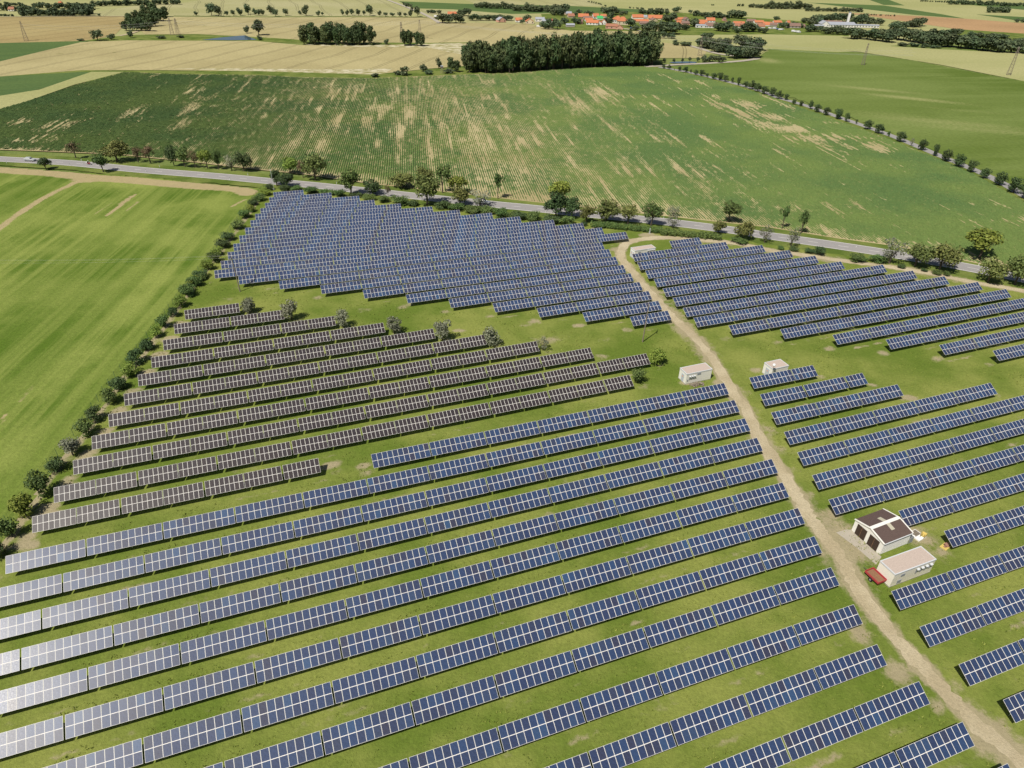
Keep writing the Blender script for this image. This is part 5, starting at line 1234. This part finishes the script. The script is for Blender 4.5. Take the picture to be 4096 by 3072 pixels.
# ------------------------------------------------------------------ village
def wallm(name, c): return plain(name, c, .9, .1, .12, .5)
WC = {'w': wallm('white_plaster', (.80, .78, .74, 1)), 'c': wallm('cream_plaster', (.68, .58, .42, 1)), 'p': wallm('pink_brick', (.62, .36, .27, 1)), 'g': wallm('grey_plaster', (.42, .38, .33, 1)), 'y': wallm('yellow_plaster', (.70, .60, .40, 1)), 't': wallm('tan_plaster', (.50, .40, .30, 1))}
RC = {'o': plain('orange_tiles', (.52, .19, .095, 1), .9, .1, .25, .8), 'b': plain('brown_tiles', (.24, .155, .125, 1), .9, .1, .25, .8), 'g': plain('grey_slate', (.34, .36, .40, 1), .8, .2, .2, .8), 'r': plain('red_sheet', (.55, .10, .11, 1), .7, .2, .15, .8), 'd': plain('rusty_brown_tiles', (.36, .17, .11, 1), .9, .1, .3, .8), 'n': plain('green_tarpaulin', (.06, .42, .13, 1), .8, .2, .2, .8)}
M['glass'] = plain('dark_window', (.05, .06, .07, 1), .2, .5, .2, 2)
def house(t, s, xl, xr, yb, yr, rz, wl, rf, label, eave=.50, hip=False, ends=False, name='house', dd=7.5, cat='house', chim=True):
    """picture box: left, right, foot, ridge; rz turns it about its middle"""
    X, Y = unproj(*t((xl + xr) / 2, yb)); w_ = (xr - xl) * s * mpp(X, Y); Ht = max(3.2, hfit(X, Y + dd / 2, t(0, yr)[1])); He = Ht * eave
    r = empty(name, (X, Y + dd / 2, 0), rz, label, cat, None)
    D = dd; hw, hd = w_ / 2, D / 2
    if ends: hw, hd = hd, hw          # gable end towards the viewer
    turn = math.pi / 2 if ends else 0
    def pt(x, y, z): return (x * math.cos(turn) - y * math.sin(turn), x * math.sin(turn) + y * math.cos(turn), z)
    L2, D2 = (hd, hw) if False else ((hw, hd))
    if ends: L2, D2 = hw, hd
    mb = MB()
    c = [(-L2, -D2), (L2, -D2), (L2, D2), (-L2, D2)]
    for i in range(4):
        a, b = c[i], c[(i + 1) % 4]; mb.quad(pt(*a, 0), pt(*b, 0), pt(*b, He), pt(*a, He))
    if not hip:
        mb.add([pt(-L2, D2, He), pt(-L2, -D2, He), pt(-L2, 0, Ht)], ((0, 1, 2),)); mb.add([pt(L2, -D2, He), pt(L2, D2, He), pt(L2, 0, Ht)], ((0, 1, 2),))
    mb.obj('wall', WC[wl], r)
    o_ = .35; mb = MB(); hr = L2 - D2 * .9 if hip else L2 + o_ * .5
    hr = max(hr, .3)
    zl = He - o_ * (Ht - He) / D2
    for sg in (-1, 1):
        a, b, c2, d = pt(-L2 - o_, sg * (D2 + o_), zl), pt(L2 + o_, sg * (D2 + o_), zl), pt(hr, 0, Ht + .05), pt(-hr, 0, Ht + .05)
        mb.quad(*((a, b, c2, d) if sg < 0 else (d, c2, b, a)))
    if hip:
        for sg in (-1, 1): mb.add([pt(sg * (L2 + o_), -(D2 + o_), zl), pt(sg * (L2 + o_), D2 + o_, zl), pt(sg * hr, 0, Ht + .05)], ((0, 1, 2),))
    ro = mb.obj('roof', RC[rf], r)
    so = ro.modifiers.new('thick', 'SOLIDIFY'); so.thickness = .18
    if chim:
        q = MB(); q.box(pt(L2 * .4, .5, Ht + .25), (.6, .6, 1.3)); q.obj('chimney', RC['d'], ro)
    # windows on the two visible sides
    front = [(x, -D2 - .03) for x in np.linspace(-L2 + 1.4, L2 - 1.4, max(2, int(L2 * 2 / 3.2)))]
    zs = [He * .55] if He < 4.5 else [He * .3, He * .72]
    if He > 2.0:
        for z in zs:
            for (x, y) in front:
                q = MB(); q.box(pt(x, y, z), (1.0, .1, 1.2) if not ends else (.1, 1.0, 1.2)); q.obj('window', M['glass'], r)
            if ends:
                for x in np.linspace(-D2 + 1.6, D2 - 1.6, 2):
                    q = MB(); q.box(pt(-L2 - .03, x, z), (1.0, .1, 1.2)); q.obj('window', M['glass'], r)
    return r
v3 = Tl(2150, 40, .3937); v4 = Tl(2650, 40, .3937); v5 = Tl(3050, 40, .47244)
s3, s5 = .3937, .47244
house(v3, s3, 695, 815, 192, 138, -.08, 'p', 'd', 'long pink house with rusty roof at the wheat edge of the village', .55)
house(v3, s3, 800, 872, 198, 152, -.08, 'p', 'd', 'gabled pink wing of the long pink house', .5, False, True)
house(v3, s3, 772, 860, 135, 58, .1, 'w', 'o', 'tall pale villa with orange hipped roof behind the cream one', .55, True, dd=10)
house(v3, s3, 815, 918, 152, 68, .1, 'c', 'o', 'tall cream villa with orange hipped roof in the middle of the village', .52, True, dd=10)
house(v3, s3, 500, 620, 152, 100, -.15, 'w', 'o', 'long white cottage with orange roof left of the villas', .5)
house(v3, s3, 600, 660, 150, 108, -.15, 'w', 'o', 'white gable end of the long white cottage', .5, False, True, chim=False)
house(v3, s3, 650, 702, 148, 92, -.1, 'w', 'o', 'narrow white gabled barn beside the long white cottage', .5, False, True, chim=False)
house(v3, s3, 415, 520, 80, 36, 0, 'g', 'o', 'broad orange roof at the upper left of the village', .3)
house(v3, s3, 465, 560, 100, 62, .1, 'g', 'b', 'grey-brown barn roof below the broad orange roof', .45)
house(v3, s3, 485, 562, 116, 88, .1, 'w', 'o', 'low orange roof above the long white cottage', .45)
house(v3, s3, 562, 620, 86, 34, .2, 'w', 'o', 'orange-roofed house beside the green tarpaulin', .45)
house(v3, s3, 605, 662, 98, 58, .1, 'w', 'n', 'small shed covered with a bright green tarpaulin', .4, chim=False)
house(v3, s3, 640, 700, 76, 42, .1, 'w', 'o', 'small orange-roofed house behind the green tarpaulin', .5)
house(v3, s3, 280, 345, 52, 14, .3, 't', 'g', 'tan house with grey roof at the far upper left of the village', .5)
house(v3, s3, 308, 372, 78, 34, .2, 't', 'd', 'brown-roofed house below the tan grey-roofed one', .45)
house(v3, s3, 408, 462, 140, 92, -.2, 'p', 'b', 'small pinkish house half hidden by trees', .5)
house(v3, s3, -20, 70, 118, 72, 0, 'w', 'g', 'long pale grey workshop at the left end of the village', .6, chim=False)
house(v3, s3, 45, 108, 134, 92, 0, 'g', 'g', 'grey shed in front of the pale workshop', .6, chim=False)
house(v3, s3, 98, 150, 130, 88, 0, 'w', 'r', 'shed with a crimson roof beside the grey shed', .6, chim=False)
house(v3, s3, 290, 375, 172, 142, .15, 'g', 'g', 'low grey shed among the garden trees', .6, chim=False, dd=5)
house(tC, K, 30, 86, 192, 152, .1, 'w', 'o', 'leftmost white house with orange roof at the wheat edge', .5)
house(tC, K, 118, 186, 206, 160, .1, 'c', 'o', 'yellowish house with orange roof second from the left', .5, False, True)
house(v3, s3, 962, 1075, 90, 44, .1, 'w', 'o', 'orange-roofed house beside the white flat roof', .4)
house(v3, s3, 1040, 1115, 84, 50, 0, 'w', 'g', 'house with a pale grey roof among orange roofs', .5, chim=False)
house(v3, s3, 982, 1128, 126, 94, -.03, 'c', 'o', 'long low orange roof right of the villas', .4)
house(v3, s3, 1125, 1275, 100, 50, .05, 'y', 'o', 'big orange roof right of the pale grey roof', .4)
house(v3, s3, 1040, 1150, 150, 116, 0, 'g', 'b', 'brown barn roof below the long low orange roof', .45, chim=False)
house(v3, s3, 1150, 1215, 118, 78, .4, 'y', 'b', 'yellow gable with brown roof in mid village', .5, False, True)
house(v4, s3, 330, 452, 160, 98, -.05, 'w', 'o', 'broad orange roof over white walls in the right half of the village', .4)
house(v4, s3, 437, 556, 182, 126, .02, 'w', 'b', 'white barn with dark brown roof in the right half of the village', .42, chim=False)
house(v4, s3, 448, 532, 126, 76, .05, 'w', 'o', 'orange-roofed house behind the dark brown barn', .45)
house(v4, s3, 340, 450, 180, 156, 0, 'w', 'g', 'low carport roof in front of the broad orange roof', .7, chim=False, dd=4)
house(v4, s3, 145, 200, 145, 106, .1, 't', 'o', 'tan house with orange roof behind dark trees', .45)
house(v4, s3, 195, 276, 152, 112, .1, 'p', 'b', 'pinkish house with brown roof behind dark trees', .5)
house(v4, s3, 130, 236, 108, 76, .1, 't', 'o', 'orange roof at the back left of the right village half', .4)
house(v4, s3, 215, 270, 120, 72, .3, 'g', 'b', 'greyish gabled house at the back of the village', .5, False, True)
house(v4, s3, 722, 836, 150, 114, .05, 'w', 'o', 'orange roof above the brown roof near the garden trees', .45)
house(v4, s3, 735, 830, 182, 132, .05, 'w', 'd', 'brown-roofed white house below an orange roof near garden trees', .4)
house(v4, s3, 642, 680, 168, 116, .1, 'w', 'b', 'narrow white gable between garden trees', .6, False, True)
house(v4, s3, 620, 645, 112, 84, .1, 'p', 'b', 'tiny pinkish house behind the narrow white gable', .5)
house(v4, s3, 862, 950, 125, 92, 0, 'g', 'b', 'brown barn roof at the right back of the village', .45, chim=False)
house(v4, s3, 935, 1030, 138, 104, .1, 'w', 'o', 'orange-roofed house right of the big garden trees', .45)
house(v4, s3, 962, 1040, 184, 134, .05, 'w', 'd', 'brown-orange roof at the lower right of the village', .4)
house(v4, s3, 1030, 1122, 164, 120, -.35, 'w', 'o', 'turned orange roof near the parked cars', .35)
house(v4, s3, 1098, 1168, 168, 128, -.2, 'g', 'b', 'brown barn near the parked cars', .5, chim=False)
house(v4, s3, 1130, 1212, 140, 108, .1, 'w', 'o', 'orange-roofed house behind the brown barn by the cars', .5)
house(v5, s5, 208, 236, 125, 90, .1, 'w', 'o', 'small orange-roofed house at the right end of the village', .5)
house(v5, s5, 215, 322, 152, 110, 0, 'g', 'b', 'long brown barn at the right end of the village', .45, chim=False)
house(v5, s5, 320, 362, 148, 120, 0, 't', 'b', 'brown shed right of the long brown barn', .45, chim=False)
r = house(v5, s5, 520, 790, 148, 100, .02, 'w', 'g', 'large white farm hall with grey roof among dark trees', .55, name='farm_hall', cat='hall', dd=16)
house(v5, s5, 495, 560, 146, 88, .02, 'w', 'g', 'white gable end of the farm hall', .55, False, True, name='farm_hall', cat='hall', dd=14, chim=False)
house(v5, s5, 530, 675, 118, 88, .02, 'w', 'b', 'brown roofed rear wing of the farm hall', .6, name='farm_hall', cat='hall', chim=False)
X, Y = unproj(*v5(730, 140)); mb = MB(); mb.box((0, 0, 7), (2.2, 2.2, 14)); r = empty('farm_tower', (X, Y + 6, 0), 0, 'slender white tower rising from the farm hall', 'tower'); mb.obj('shaft', WC['w'], r)
mb = MB(); mb.box((0, 0, 14.2), (2.6, 2.6, .4)); mb.obj('cap', RC['g'], r)
house(v5, s5, 790, 985, 150, 132, 0, 'w', 'g', 'long low white shed right of the farm hall', .75, name='shed', cat='shed', chim=False, dd=6)
house(v5, s5, 440, 520, 152, 136, 0, 'y', 'g', 'low yellowish annex left of the farm hall', .75, name='shed', cat='shed', chim=False, dd=5)
house(tB, K, 1655, 1745, 132, 100, .1, 'w', 'o', 'orange-roofed farm hidden among dark trees left of the village', .45)
house(tB, K, 2080, 2150, 192, 146, .45, 'p', 'g', 'single pink house with grey roof at the wheat edge', .5, False, True)
house(tA, K, 500, 522, 40, 14, .2, 'p', 'o', 'small pinkish house in the far upper left wood', .5)
house(tA, K, 68, 112, 96, 58, .2, 'w', 'd', 'small red-roofed house in the far left corner wood', .5)
X, Y = g(tC, 1258, 285)
r = empty('wayside_shrine', (X, Y, 0), 0, 'slender cream wayside shrine beside the lane below the village', 'shrine')
mb = MB(); mb.box((0, 0, 1), (2.2, 2.2, 2)); mb.obj('base', WC['c'], r)
mb = MB(); mb.bar((0, 0, 2), (0, 0, 7.5), .7, .5, 8); mb.obj('column', WC['c'], r)
mb = MB(); mb.bar((0, 0, 7.5), (0, 0, 10.5), .8, .1, 8); mb.obj('statue', WC['t'], r)

# ------------------------------------------------------------------ vehicles
M['silver'] = plain('silver_paint', (.45, .47, .48, 1), .35, .5, .08, 2)
M['whitep'] = plain('white_paint', (.80, .80, .80, 1), .35, .5, .05, 2)
M['bluep'] = plain('blue_paint', (.06, .10, .22, 1), .35, .5, .1, 2)
M['redp'] = plain('red_paint', (.45, .03, .04, 1), .35, .5, .1, 2)
M['headl'] = plain('headlight_glass', (.75, .75, .72, 1), .2, .5, .05, 2)
M['taill'] = plain('tail_light', (.4, .03, .03, 1), .3, .5, .05, 2)
def car(p, az, label, paint, L=4.5, Wd=1.8, Hh=1.5, body='estate', z=.06):
    r = empty('car', (p[0], p[1], z), az, label, 'car')
    mb = MB(); hw = Wd / 2
    prof = {'estate': [(-.5, .35), (-.5, .85), (-.46, .98), (-.36, 1.45), (.02, 1.5), (.22, 1.02), (.46, .86), (.5, .6), (.5, .35)],
            'pickup': [(-.5, .45), (-.5, 1.05), (-.12, 1.08), (-.10, 1.62), (.10, 1.62), (.22, 1.12), (.46, 1.02), (.5, .7), (.5, .45)],
            'van': [(-.5, .35), (-.5, 1.9), (-.45, 1.98), (.25, 1.98), (.40, 1.15), (.48, .95), (.5, .6), (.5, .35)]}[body]
    n = len(prof)
    vs = []
    for sg in (-1, 1):
        for x, z_ in prof: vs.append((x * L, sg * hw * (1 if z_ < 1.1 else .84), z_))
    fs = [tuple(range(n)), tuple(range(2 * n - 1, n - 1, -1))] + [(i, n + i, n + (i + 1) % n, (i + 1) % n) for i in range(n)]
    mb.add(vs, fs); o = mb.obj('body', paint, r)
    bv = o.modifiers.new('bevel', 'BEVEL'); bv.width = .06; bv.segments = 2
    zt_ = max(q[1] for q in prof); zw = 1.02 if body != 'van' else 1.2
    q = MB()
    x0, x1 = (-.40, .12) if body == 'estate' else (-.09, .12) if body == 'pickup' else (.08, .33)
    for sg in (-1, 1): q.add([(x0 * L, sg * (hw * .93 + .015), zw), (x1 * L, sg * (hw * .93 + .015), zw), ((x1 - .06) * L, sg * (hw * .86 + .01), zt_ - .1), ((x0 + .05) * L, sg * (hw * .86 + .01), zt_ - .1)], ((0, 1, 2, 3),) if sg < 0 else ((3, 2, 1, 0),))
    q.obj('side_window', M['glass'], r)
    q = MB(); (ax, az_), (bx, bz) = [(prof[k]) for k in ((4, 5) if body != 'van' else (3, 4))]
    q.quad((bx * L + .02, -hw * .8, bz + .03), (bx * L + .02, hw * .8, bz + .03), (ax * L + .05, hw * .72, az_ - .04), (ax * L + .05, -hw * .72, az_ - .04)); q.obj('windscreen', M['glass'], r)
    for x in (-.31, .31):
        for sg in (-1, 1):
            q = MB(); q.bar((x * L, sg * hw - sg * .2, .33), (x * L, sg * hw + sg * .02, .33), .33, n=14); wh = q.obj('wheel', M['rubber'], r)
            q = MB(); q.bar((x * L, sg * hw, .33), (x * L, sg * hw + sg * .03, .33), .2, n=10); q.obj('rim', M['steel'], wh)
    for sg in (-1, 1):
        q = MB(); q.box((L * .495, sg * hw * .7, .72), (.08, .35, .16)); q.obj('headlight', M['headl'], r)
        q = MB(); q.box((-L * .497, sg * hw * .8, .85), (.06, .2, .25)); q.obj('tail_light', M['taill'], r)
    return r
def road_dir(p):
    R = np.array(road); i = np.argmin(np.hypot(R[:, 0] - p[0], R[:, 1] - p[1])); i = min(max(i, 1), len(R) - 2); d = R[i + 1] - R[i - 1]; return math.atan2(d[1], d[0])
p = g(tE, 262, 527); car(p, road_dir(p), 'silver estate car driving on the road at the far left', M['silver'], 4.6)
p = g(tF, 1962, 895); r = car(p, road_dir(p), 'white pickup with a loaded roof behind a sparse tree on the road', M['whitep'], 5.2, 1.9, 1.8, 'pickup')
q = MB(); q.box((-1.5, 0, 1.35), (2.0, 1.6, .7)); q.obj('canopy', M['whitep'], r)
q = MB(); q.box((-.2, 0, 1.75), (1.6, 1.2, .14)); q.obj('roof_rack', M['dark'], r)
for i, (t, x, y, az, pm, bd, lb) in enumerate(((v5, 262, 184, .2, 'whitep', 'van', 'white van parked leftmost on the meadow by the village'), (v5, 285, 186, .3, 'whitep', 'estate', 'white car parked in the middle of the meadow group'), (v5, 305, 190, .1, 'whitep', 'van', 'white van parked rightmost on the meadow by the village'), (v4, 1092, 190, .3, 'whitep', 'estate', 'white car first in the parking row near the turned orange roof'), (v4, 1118, 192, .2, 'silver', 'estate', 'silver car second in the parking row near the turned orange roof'), (v4, 1142, 192, .4, 'whitep', 'van', 'white van third in the village parking row'), (v4, 1175, 198, .1, 'bluep', 'estate', 'blue car fourth in the village parking row'), (v4, 1198, 203, .2, 'whitep', 'estate', 'white car fifth in the village parking row'), (v4, 1216, 200, .2, 'silver', 'estate', 'silver car last in the village parking row'), (v3, 960, 188, .2, 'bluep', 'estate', 'dark blue car beside the lane right of the pink house'), (v3, 1018, 186, .2, 'whitep', 'estate', 'white car beside the lane right of the pink house'), (tB, 1555, 146, .1, 'whitep', 'van', 'white van beside the farm lane left of the orange-roofed farm'), (v3, 12, 172, .2, 'whitep', 'van', 'white van in the garden below the grey shed'))):
    car(unproj(*t(x, y)), az, lb, M[pm], 4.6, 1.8, 1.5, bd, -.2)
# motorcycle with rider
p = g(tE, 772, 560); mz = road_dir(p)
r = empty('motorcycle', (p[0], p[1], .06), mz, 'red and white motorcycle ridden along the road', 'motorcycle')
for x in (-.72, .74):
    q = MB(); n = 16
    for i in range(n):
        a0, a1 = 2 * math.pi * i / n, 2 * math.pi * (i + 1) / n
        q.bar((x + .28 * math.cos(a0), 0, .32 + .28 * math.sin(a0)), (x + .28 * math.cos(a1), 0, .32 + .28 * math.sin(a1)), .06, n=5)
    wh = q.obj('wheel', M['rubber'], r); q = MB(); q.bar((x, -.05, .32), (x, .05, .32), .22, n=10); q.obj('rim', M['steel'], wh)
q = MB(); q.add([(-.95, -.12, .8), (-.3, -.15, .72), (.1, -.18, .95), (.55, -.2, 1.05), (.6, -.12, .6), (.2, -.16, .35), (-.3, -.14, .4)] + [(-.95, .12, .8), (-.3, .15, .72), (.1, .18, .95), (.55, .2, 1.05), (.6, .12, .6), (.2, .16, .35), (-.3, .14, .4)], [tuple(range(7)), tuple(range(13, 6, -1))] + [(i, 7 + i, 7 + (i + 1) % 7, (i + 1) % 7) for i in range(7)]); q.obj('fairing', M['redp'], r)
q = MB(); q.box((-.45, 0, .84), (.75, .3, .12)); q.obj('seat', M['dark'], r)
q = MB(); q.box((-.95, 0, .95), (.4, .5, .35)); q.obj('luggage_case', M['whitep'], r)
q = MB(); q.bar((.74, .09, .32), (.5, .09, 1.05), .035, n=5); q.bar((.74, -.09, .32), (.5, -.09, 1.05), .035, n=5); q.bar((.45, -.38, 1.08), (.45, .38, 1.08), .025, n=5); q.obj('fork', M['steel'], r)
# rider: one skinned body
M['leather'] = plain('dark_riding_suit', (.03, .03, .035, 1), .7, .3, .2, 5)
me = bpy.data.meshes.new('person')
J = [(-.35, 0, .98), (-.22, 0, 1.25), (-.08, 0, 1.50), (-.02, 0, 1.62), (-.30, .12, .95), (.08, .24, .82), (-.12, .2, .42), (.05, .2, .38), (-.30, -.12, .95), (.08, -.24, .82), (-.12, -.2, .42), (.05, -.2, .38), (-.08, .2, 1.46), (.12, .36, 1.25), (.40, .34, 1.10), (.47, .33, 1.08), (-.08, -.2, 1.46), (.12, -.36, 1.25), (.40, -.34, 1.10), (.47, -.33, 1.08)]
Ed = [(0, 1), (1, 2), (2, 3), (0, 4), (4, 5), (5, 6), (6, 7), (0, 8), (8, 9), (9, 10), (10, 11), (2, 12), (12, 13), (13, 14), (14, 15), (2, 16), (16, 17), (17, 18), (18, 19)]
Rd = [.16, .15, .15, .06, .11, .085, .06, .05, .11, .085, .06, .05, .08, .055, .042, .04, .08, .055, .042, .04]
me.from_pydata(J, Ed, []); me.materials.append(M['leather'])
po = link('person', me, None, (p[0], p[1], .06), mz)
tag(po, 'motorcycle rider in dark suit and white helmet leaning to the handlebar', 'person')
po.modifiers.new('skin', 'SKIN'); po.modifiers.new('sub', 'SUBSURF').levels = 1
for i, sv in enumerate(me.skin_vertices[0].data): sv.radius = (Rd[i], Rd[i]); sv.use_root = (i == 0)
q = MB(); q.sphere((.02, 0, 1.76), (.16, .13, .15), 0, 12, 8); q.obj('helmet', M['whitep'], po)

# delineator posts along the road
DP = [(tE, 705, 527), (tE, 605, 570), (tE, 1380, 580), (tE, 1262, 620), (tE, 1987, 690), (tE, 2143, 652), (tF, 697, 725), (tG, 290, 972), (tG, 1310, 1025), (tH, 1818, 1430), (tF, 1470, 800), (tE, 60, 548), (tH, 760, 1275)]
for i, (t, x, y) in enumerate(sorted(DP, key=lambda q: q[0](q[1], 0)[0])):
    X, Y = g(t, x, y)
    r = empty('delineator_post', (X, Y, 0), road_dir((X, Y)), 'white roadside marker post, %s from the left along the main road' % nth(i + 1), 'post', 'marker posts along the road')
    q = MB(); q.box((0, 0, .5), (.1, .14, 1.0)); q.obj('shaft', M['whitep'], r); q = MB(); q.box((0, 0, .86), (.11, .15, .18)); q.obj('black_band', M['dark'], r)
# hunting stand
X, Y = g(tB, 1608, 632)
r = empty('hunting_stand', (X, Y, 0), .1, 'grey wooden hunting stand on stilts at the far edge of the corn', 'hunting stand')
for sx in (-1, 1):
    for sy in (-1, 1):
        q = MB(); q.bar((sx * 1.2, sy * 1.2, 0), (sx * .7, sy * .7, 3.2), .1, n=5); q.obj('leg', M['wood'], r)
q = MB(); q.box((0, 0, 3.9), (1.7, 1.7, 1.4)); cb = q.obj('cabin', M['wood'], r)
q = MB(); q.box((0, -.87, 4.1), (1.1, .05, .35)); q.obj('window', M['dark'], cb)
q = MB(); q.box((0, 0, 4.7), (2.1, 2.1, .12), 0, 0, .12); q.obj('roof', M['louvre'], r)
q = MB(); q.bar((-.3, -1.6, 0), (-.3, -.8, 3.2), .05, n=4); q.bar((.3, -1.6, 0), (.3, -.8, 3.2), .05, n=4)
for i in range(7): q.bar((-.3, -1.6 + i * .11, .3 + i * .42), (.3, -1.6 + i * .11, .3 + i * .42), .04, n=4)
q.obj('ladder', M['wood'], r)

# lattice pylons and their cables
M['pylon'] = plain('rusty_grey_steel', (.24, .20, .17, 1), .8, .2, .2, 2)
def pylon(p, Hh, az, label, arms=((.72, 3.2), (.86, 2.6)), bw=1.6):
    r = empty('lattice_pylon', (p[0], p[1], -.3), az, label, 'pylon', None)
    q = MB(); n = 9
    def wz(z): return bw * (1 - .78 * z / Hh)
    for i in range(n):
        z0, z1 = Hh * i / n, Hh * (i + 1) / n; a, b = wz(z0), wz(z1)
        C0 = [(-a, -a), (a, -a), (a, a), (-a, a)]; C1 = [(-b, -b), (b, -b), (b, b), (-b, b)]
        for k in range(4):
            l = (k + 1) % 4
            q.bar((*C0[k], z0), (*C1[k], z1), .09, n=4); q.bar((*C0[k], z0), (*C1[l], z1), .05, n=3); q.bar((*C0[l], z0), (*C1[k], z1), .05, n=3)
    q.obj('lattice_shaft', M['pylon'], r)
    tips = []
    for f, L_ in arms:
        q = MB(); z = Hh * f
        for sg in (-1, 1):
            q.bar((0, 0, z), (0, sg * L_, z), .09, n=4); q.bar((0, 0, z + .9), (0, sg * L_, z), .06, n=4)
            tips.append((p[0] - sg * L_ * math.sin(az), p[1] + sg * L_ * math.cos(az), z - .6))
        q.obj('crossarm', M['pylon'], r)
    return tips
def ppos(t, x, yb, yt):
    X, Y = g(t, x, yb); return (X, Y), hfit(X, Y, t(x, yt)[1])
(pA1, h1) = ppos(tA, 228, 350, 178); (pA2, h2) = ppos(tA, 1490, 300, 150); (pA3, h3) = ppos(tA, 1540, 300, 155)
(pB1, h4) = ppos(tB, 1262, 360, 185); (pB2, h5) = ppos(tB, 1418, 332, 168); (pC1, h6) = ppos(tC, 1620, 480, 308); (pD1, h7) = ppos(tD, 818, 560, 370); (pD2, h8) = ppos(tD, 2078, 648, 400)
def dirn(a, b): return math.atan2(b[1] - a[1], b[0] - a[0])
t1 = pylon(pA1, h1, dirn(pA1, pA2), 'lattice pylon in the tan wheat field at the far left')
t2 = pylon(pA2, h2, dirn(pA1, pA2), 'left one of two lattice pylons by the rounded copse')
t3 = pylon(pA3, h3, dirn(pA3, pB1), 'right one of two lattice pylons by the rounded copse')
t4 = pylon(pB1, h4, dirn(pA3, pB1), 'lattice pylon left of the small clump of poplars', ((.7, 2.2), (.85, 1.6)))
t5 = pylon(pB2, h5, 0.1, 'wide-headed lattice pylon behind the small clump of poplars', ((.86, 4.0), (.97, 3.6)))
t6 = pylon(pC1, h6, -.2, 'lattice pylon between the big wood and the marsh wood', ((.97, 4.5), (.8, 2.0)))
t7 = pylon(pD1, h7, 1.3, 'lattice pylon standing in the bright green crop field', ((.8, .9), (.95, .7)), 1.1)
t8 = pylon(pD2, h8, 1.2, 'lattice pylon at the right edge before the long wood', ((.8, 1.6), (.95, 1.2)), 1.4)
for A, B, lb in ((t1, t2, 'cables between the far left pylon and the copse pylons'), (t3, t5, 'cables between the copse pylons and the wide-headed pylon'), (t5, t6, 'cables between the wide-headed pylon and the marsh wood pylon'), (t6, [(x + 150, y - 60, z) for x, y, z in t6], 'cables running right from the marsh wood pylon')):
    r = empty('power_cable', A[0], 0, lb, 'power line')
    for k in range(4):
        q = wire(A[k], B[k], 3.0, .035, '', ''); o = q.obj('wire', M['wire'], r); o.location = -Vector(A[0])

# ------------------------------------------------------------------ grass tufts between the near tables
def tufts(name, n, poly, label, hmin, hmax, mat, seed, near=200):
    r = np.random.default_rng(seed)
    P = np.array(poly); X = r.uniform(-80, 100, n); Y = r.uniform(38, near, n)
    X = X * (Y / near * .9 + .35) * 1.5 + 10
    ok = inpoly(X, Y, poly) & (vnoise(X / 6, Y / 6, seed) + .5 * vnoise(X / 1.6, Y / 1.6, seed + 1) > .62) & (pdist(X, Y, TRK[::4]) > 2.6)
    U = X * ca + Y * sa; Vv = -X * sa + Y * ca
    for block, idx, tabs, da in ROWS:
        if not tabs: continue
        u0 = min(t[1] for t in tabs); u1 = max(t[1] + t[0] * COLW for t in tabs); vl = tabs[0][2] - RUN
        ok &= ~((U > u0 - .3) & (U < u1 + .3) & (Vv > vl - .6) & (Vv < vl + RUN + .1))
    X, Y = X[ok], Y[ok]; n = len(X)
    h_ = r.uniform(hmin, hmax, n) * (.6 + .8 * vnoise(X / 9, Y / 9, seed + 2)); Vl = []
    for k in range(3):
        a = r.uniform(0, 6.28, n); w_ = h_ * r.uniform(.35, .7, n); lx, ly = r.normal(0, .35, n) * h_, r.normal(0, .35, n) * h_
        ox, oy = r.normal(0, .12, n), r.normal(0, .12, n)
        b0 = np.stack([X + ox - np.cos(a) * w_ * .5, Y + oy - np.sin(a) * w_ * .5, np.zeros(n)], 1); b1 = np.stack([X + ox + np.cos(a) * w_ * .5, Y + oy + np.sin(a) * w_ * .5, np.zeros(n)], 1)
        tp = np.stack([X + ox + lx, Y + oy + ly, h_], 1); Vl.append(np.stack([b0, b1, tp], 1))
    V = np.concatenate(Vl).reshape(-1, 3); F = np.arange(len(V)).reshape(-1, 3)
    o = link(name, npmesh(name, V, F, mat)); tag(o, label, 'grass', None, 'stuff')
M['tuft'] = leafmat('grass_blades', lin(84, 104, 36, AL * .7), lin(150, 156, 78, AL * .7), 0.0, .8)
tufts('grass', 60000, park, 'uneven green grass growing between the nearer solar tables', .10, .30, M['tuft'], 21)
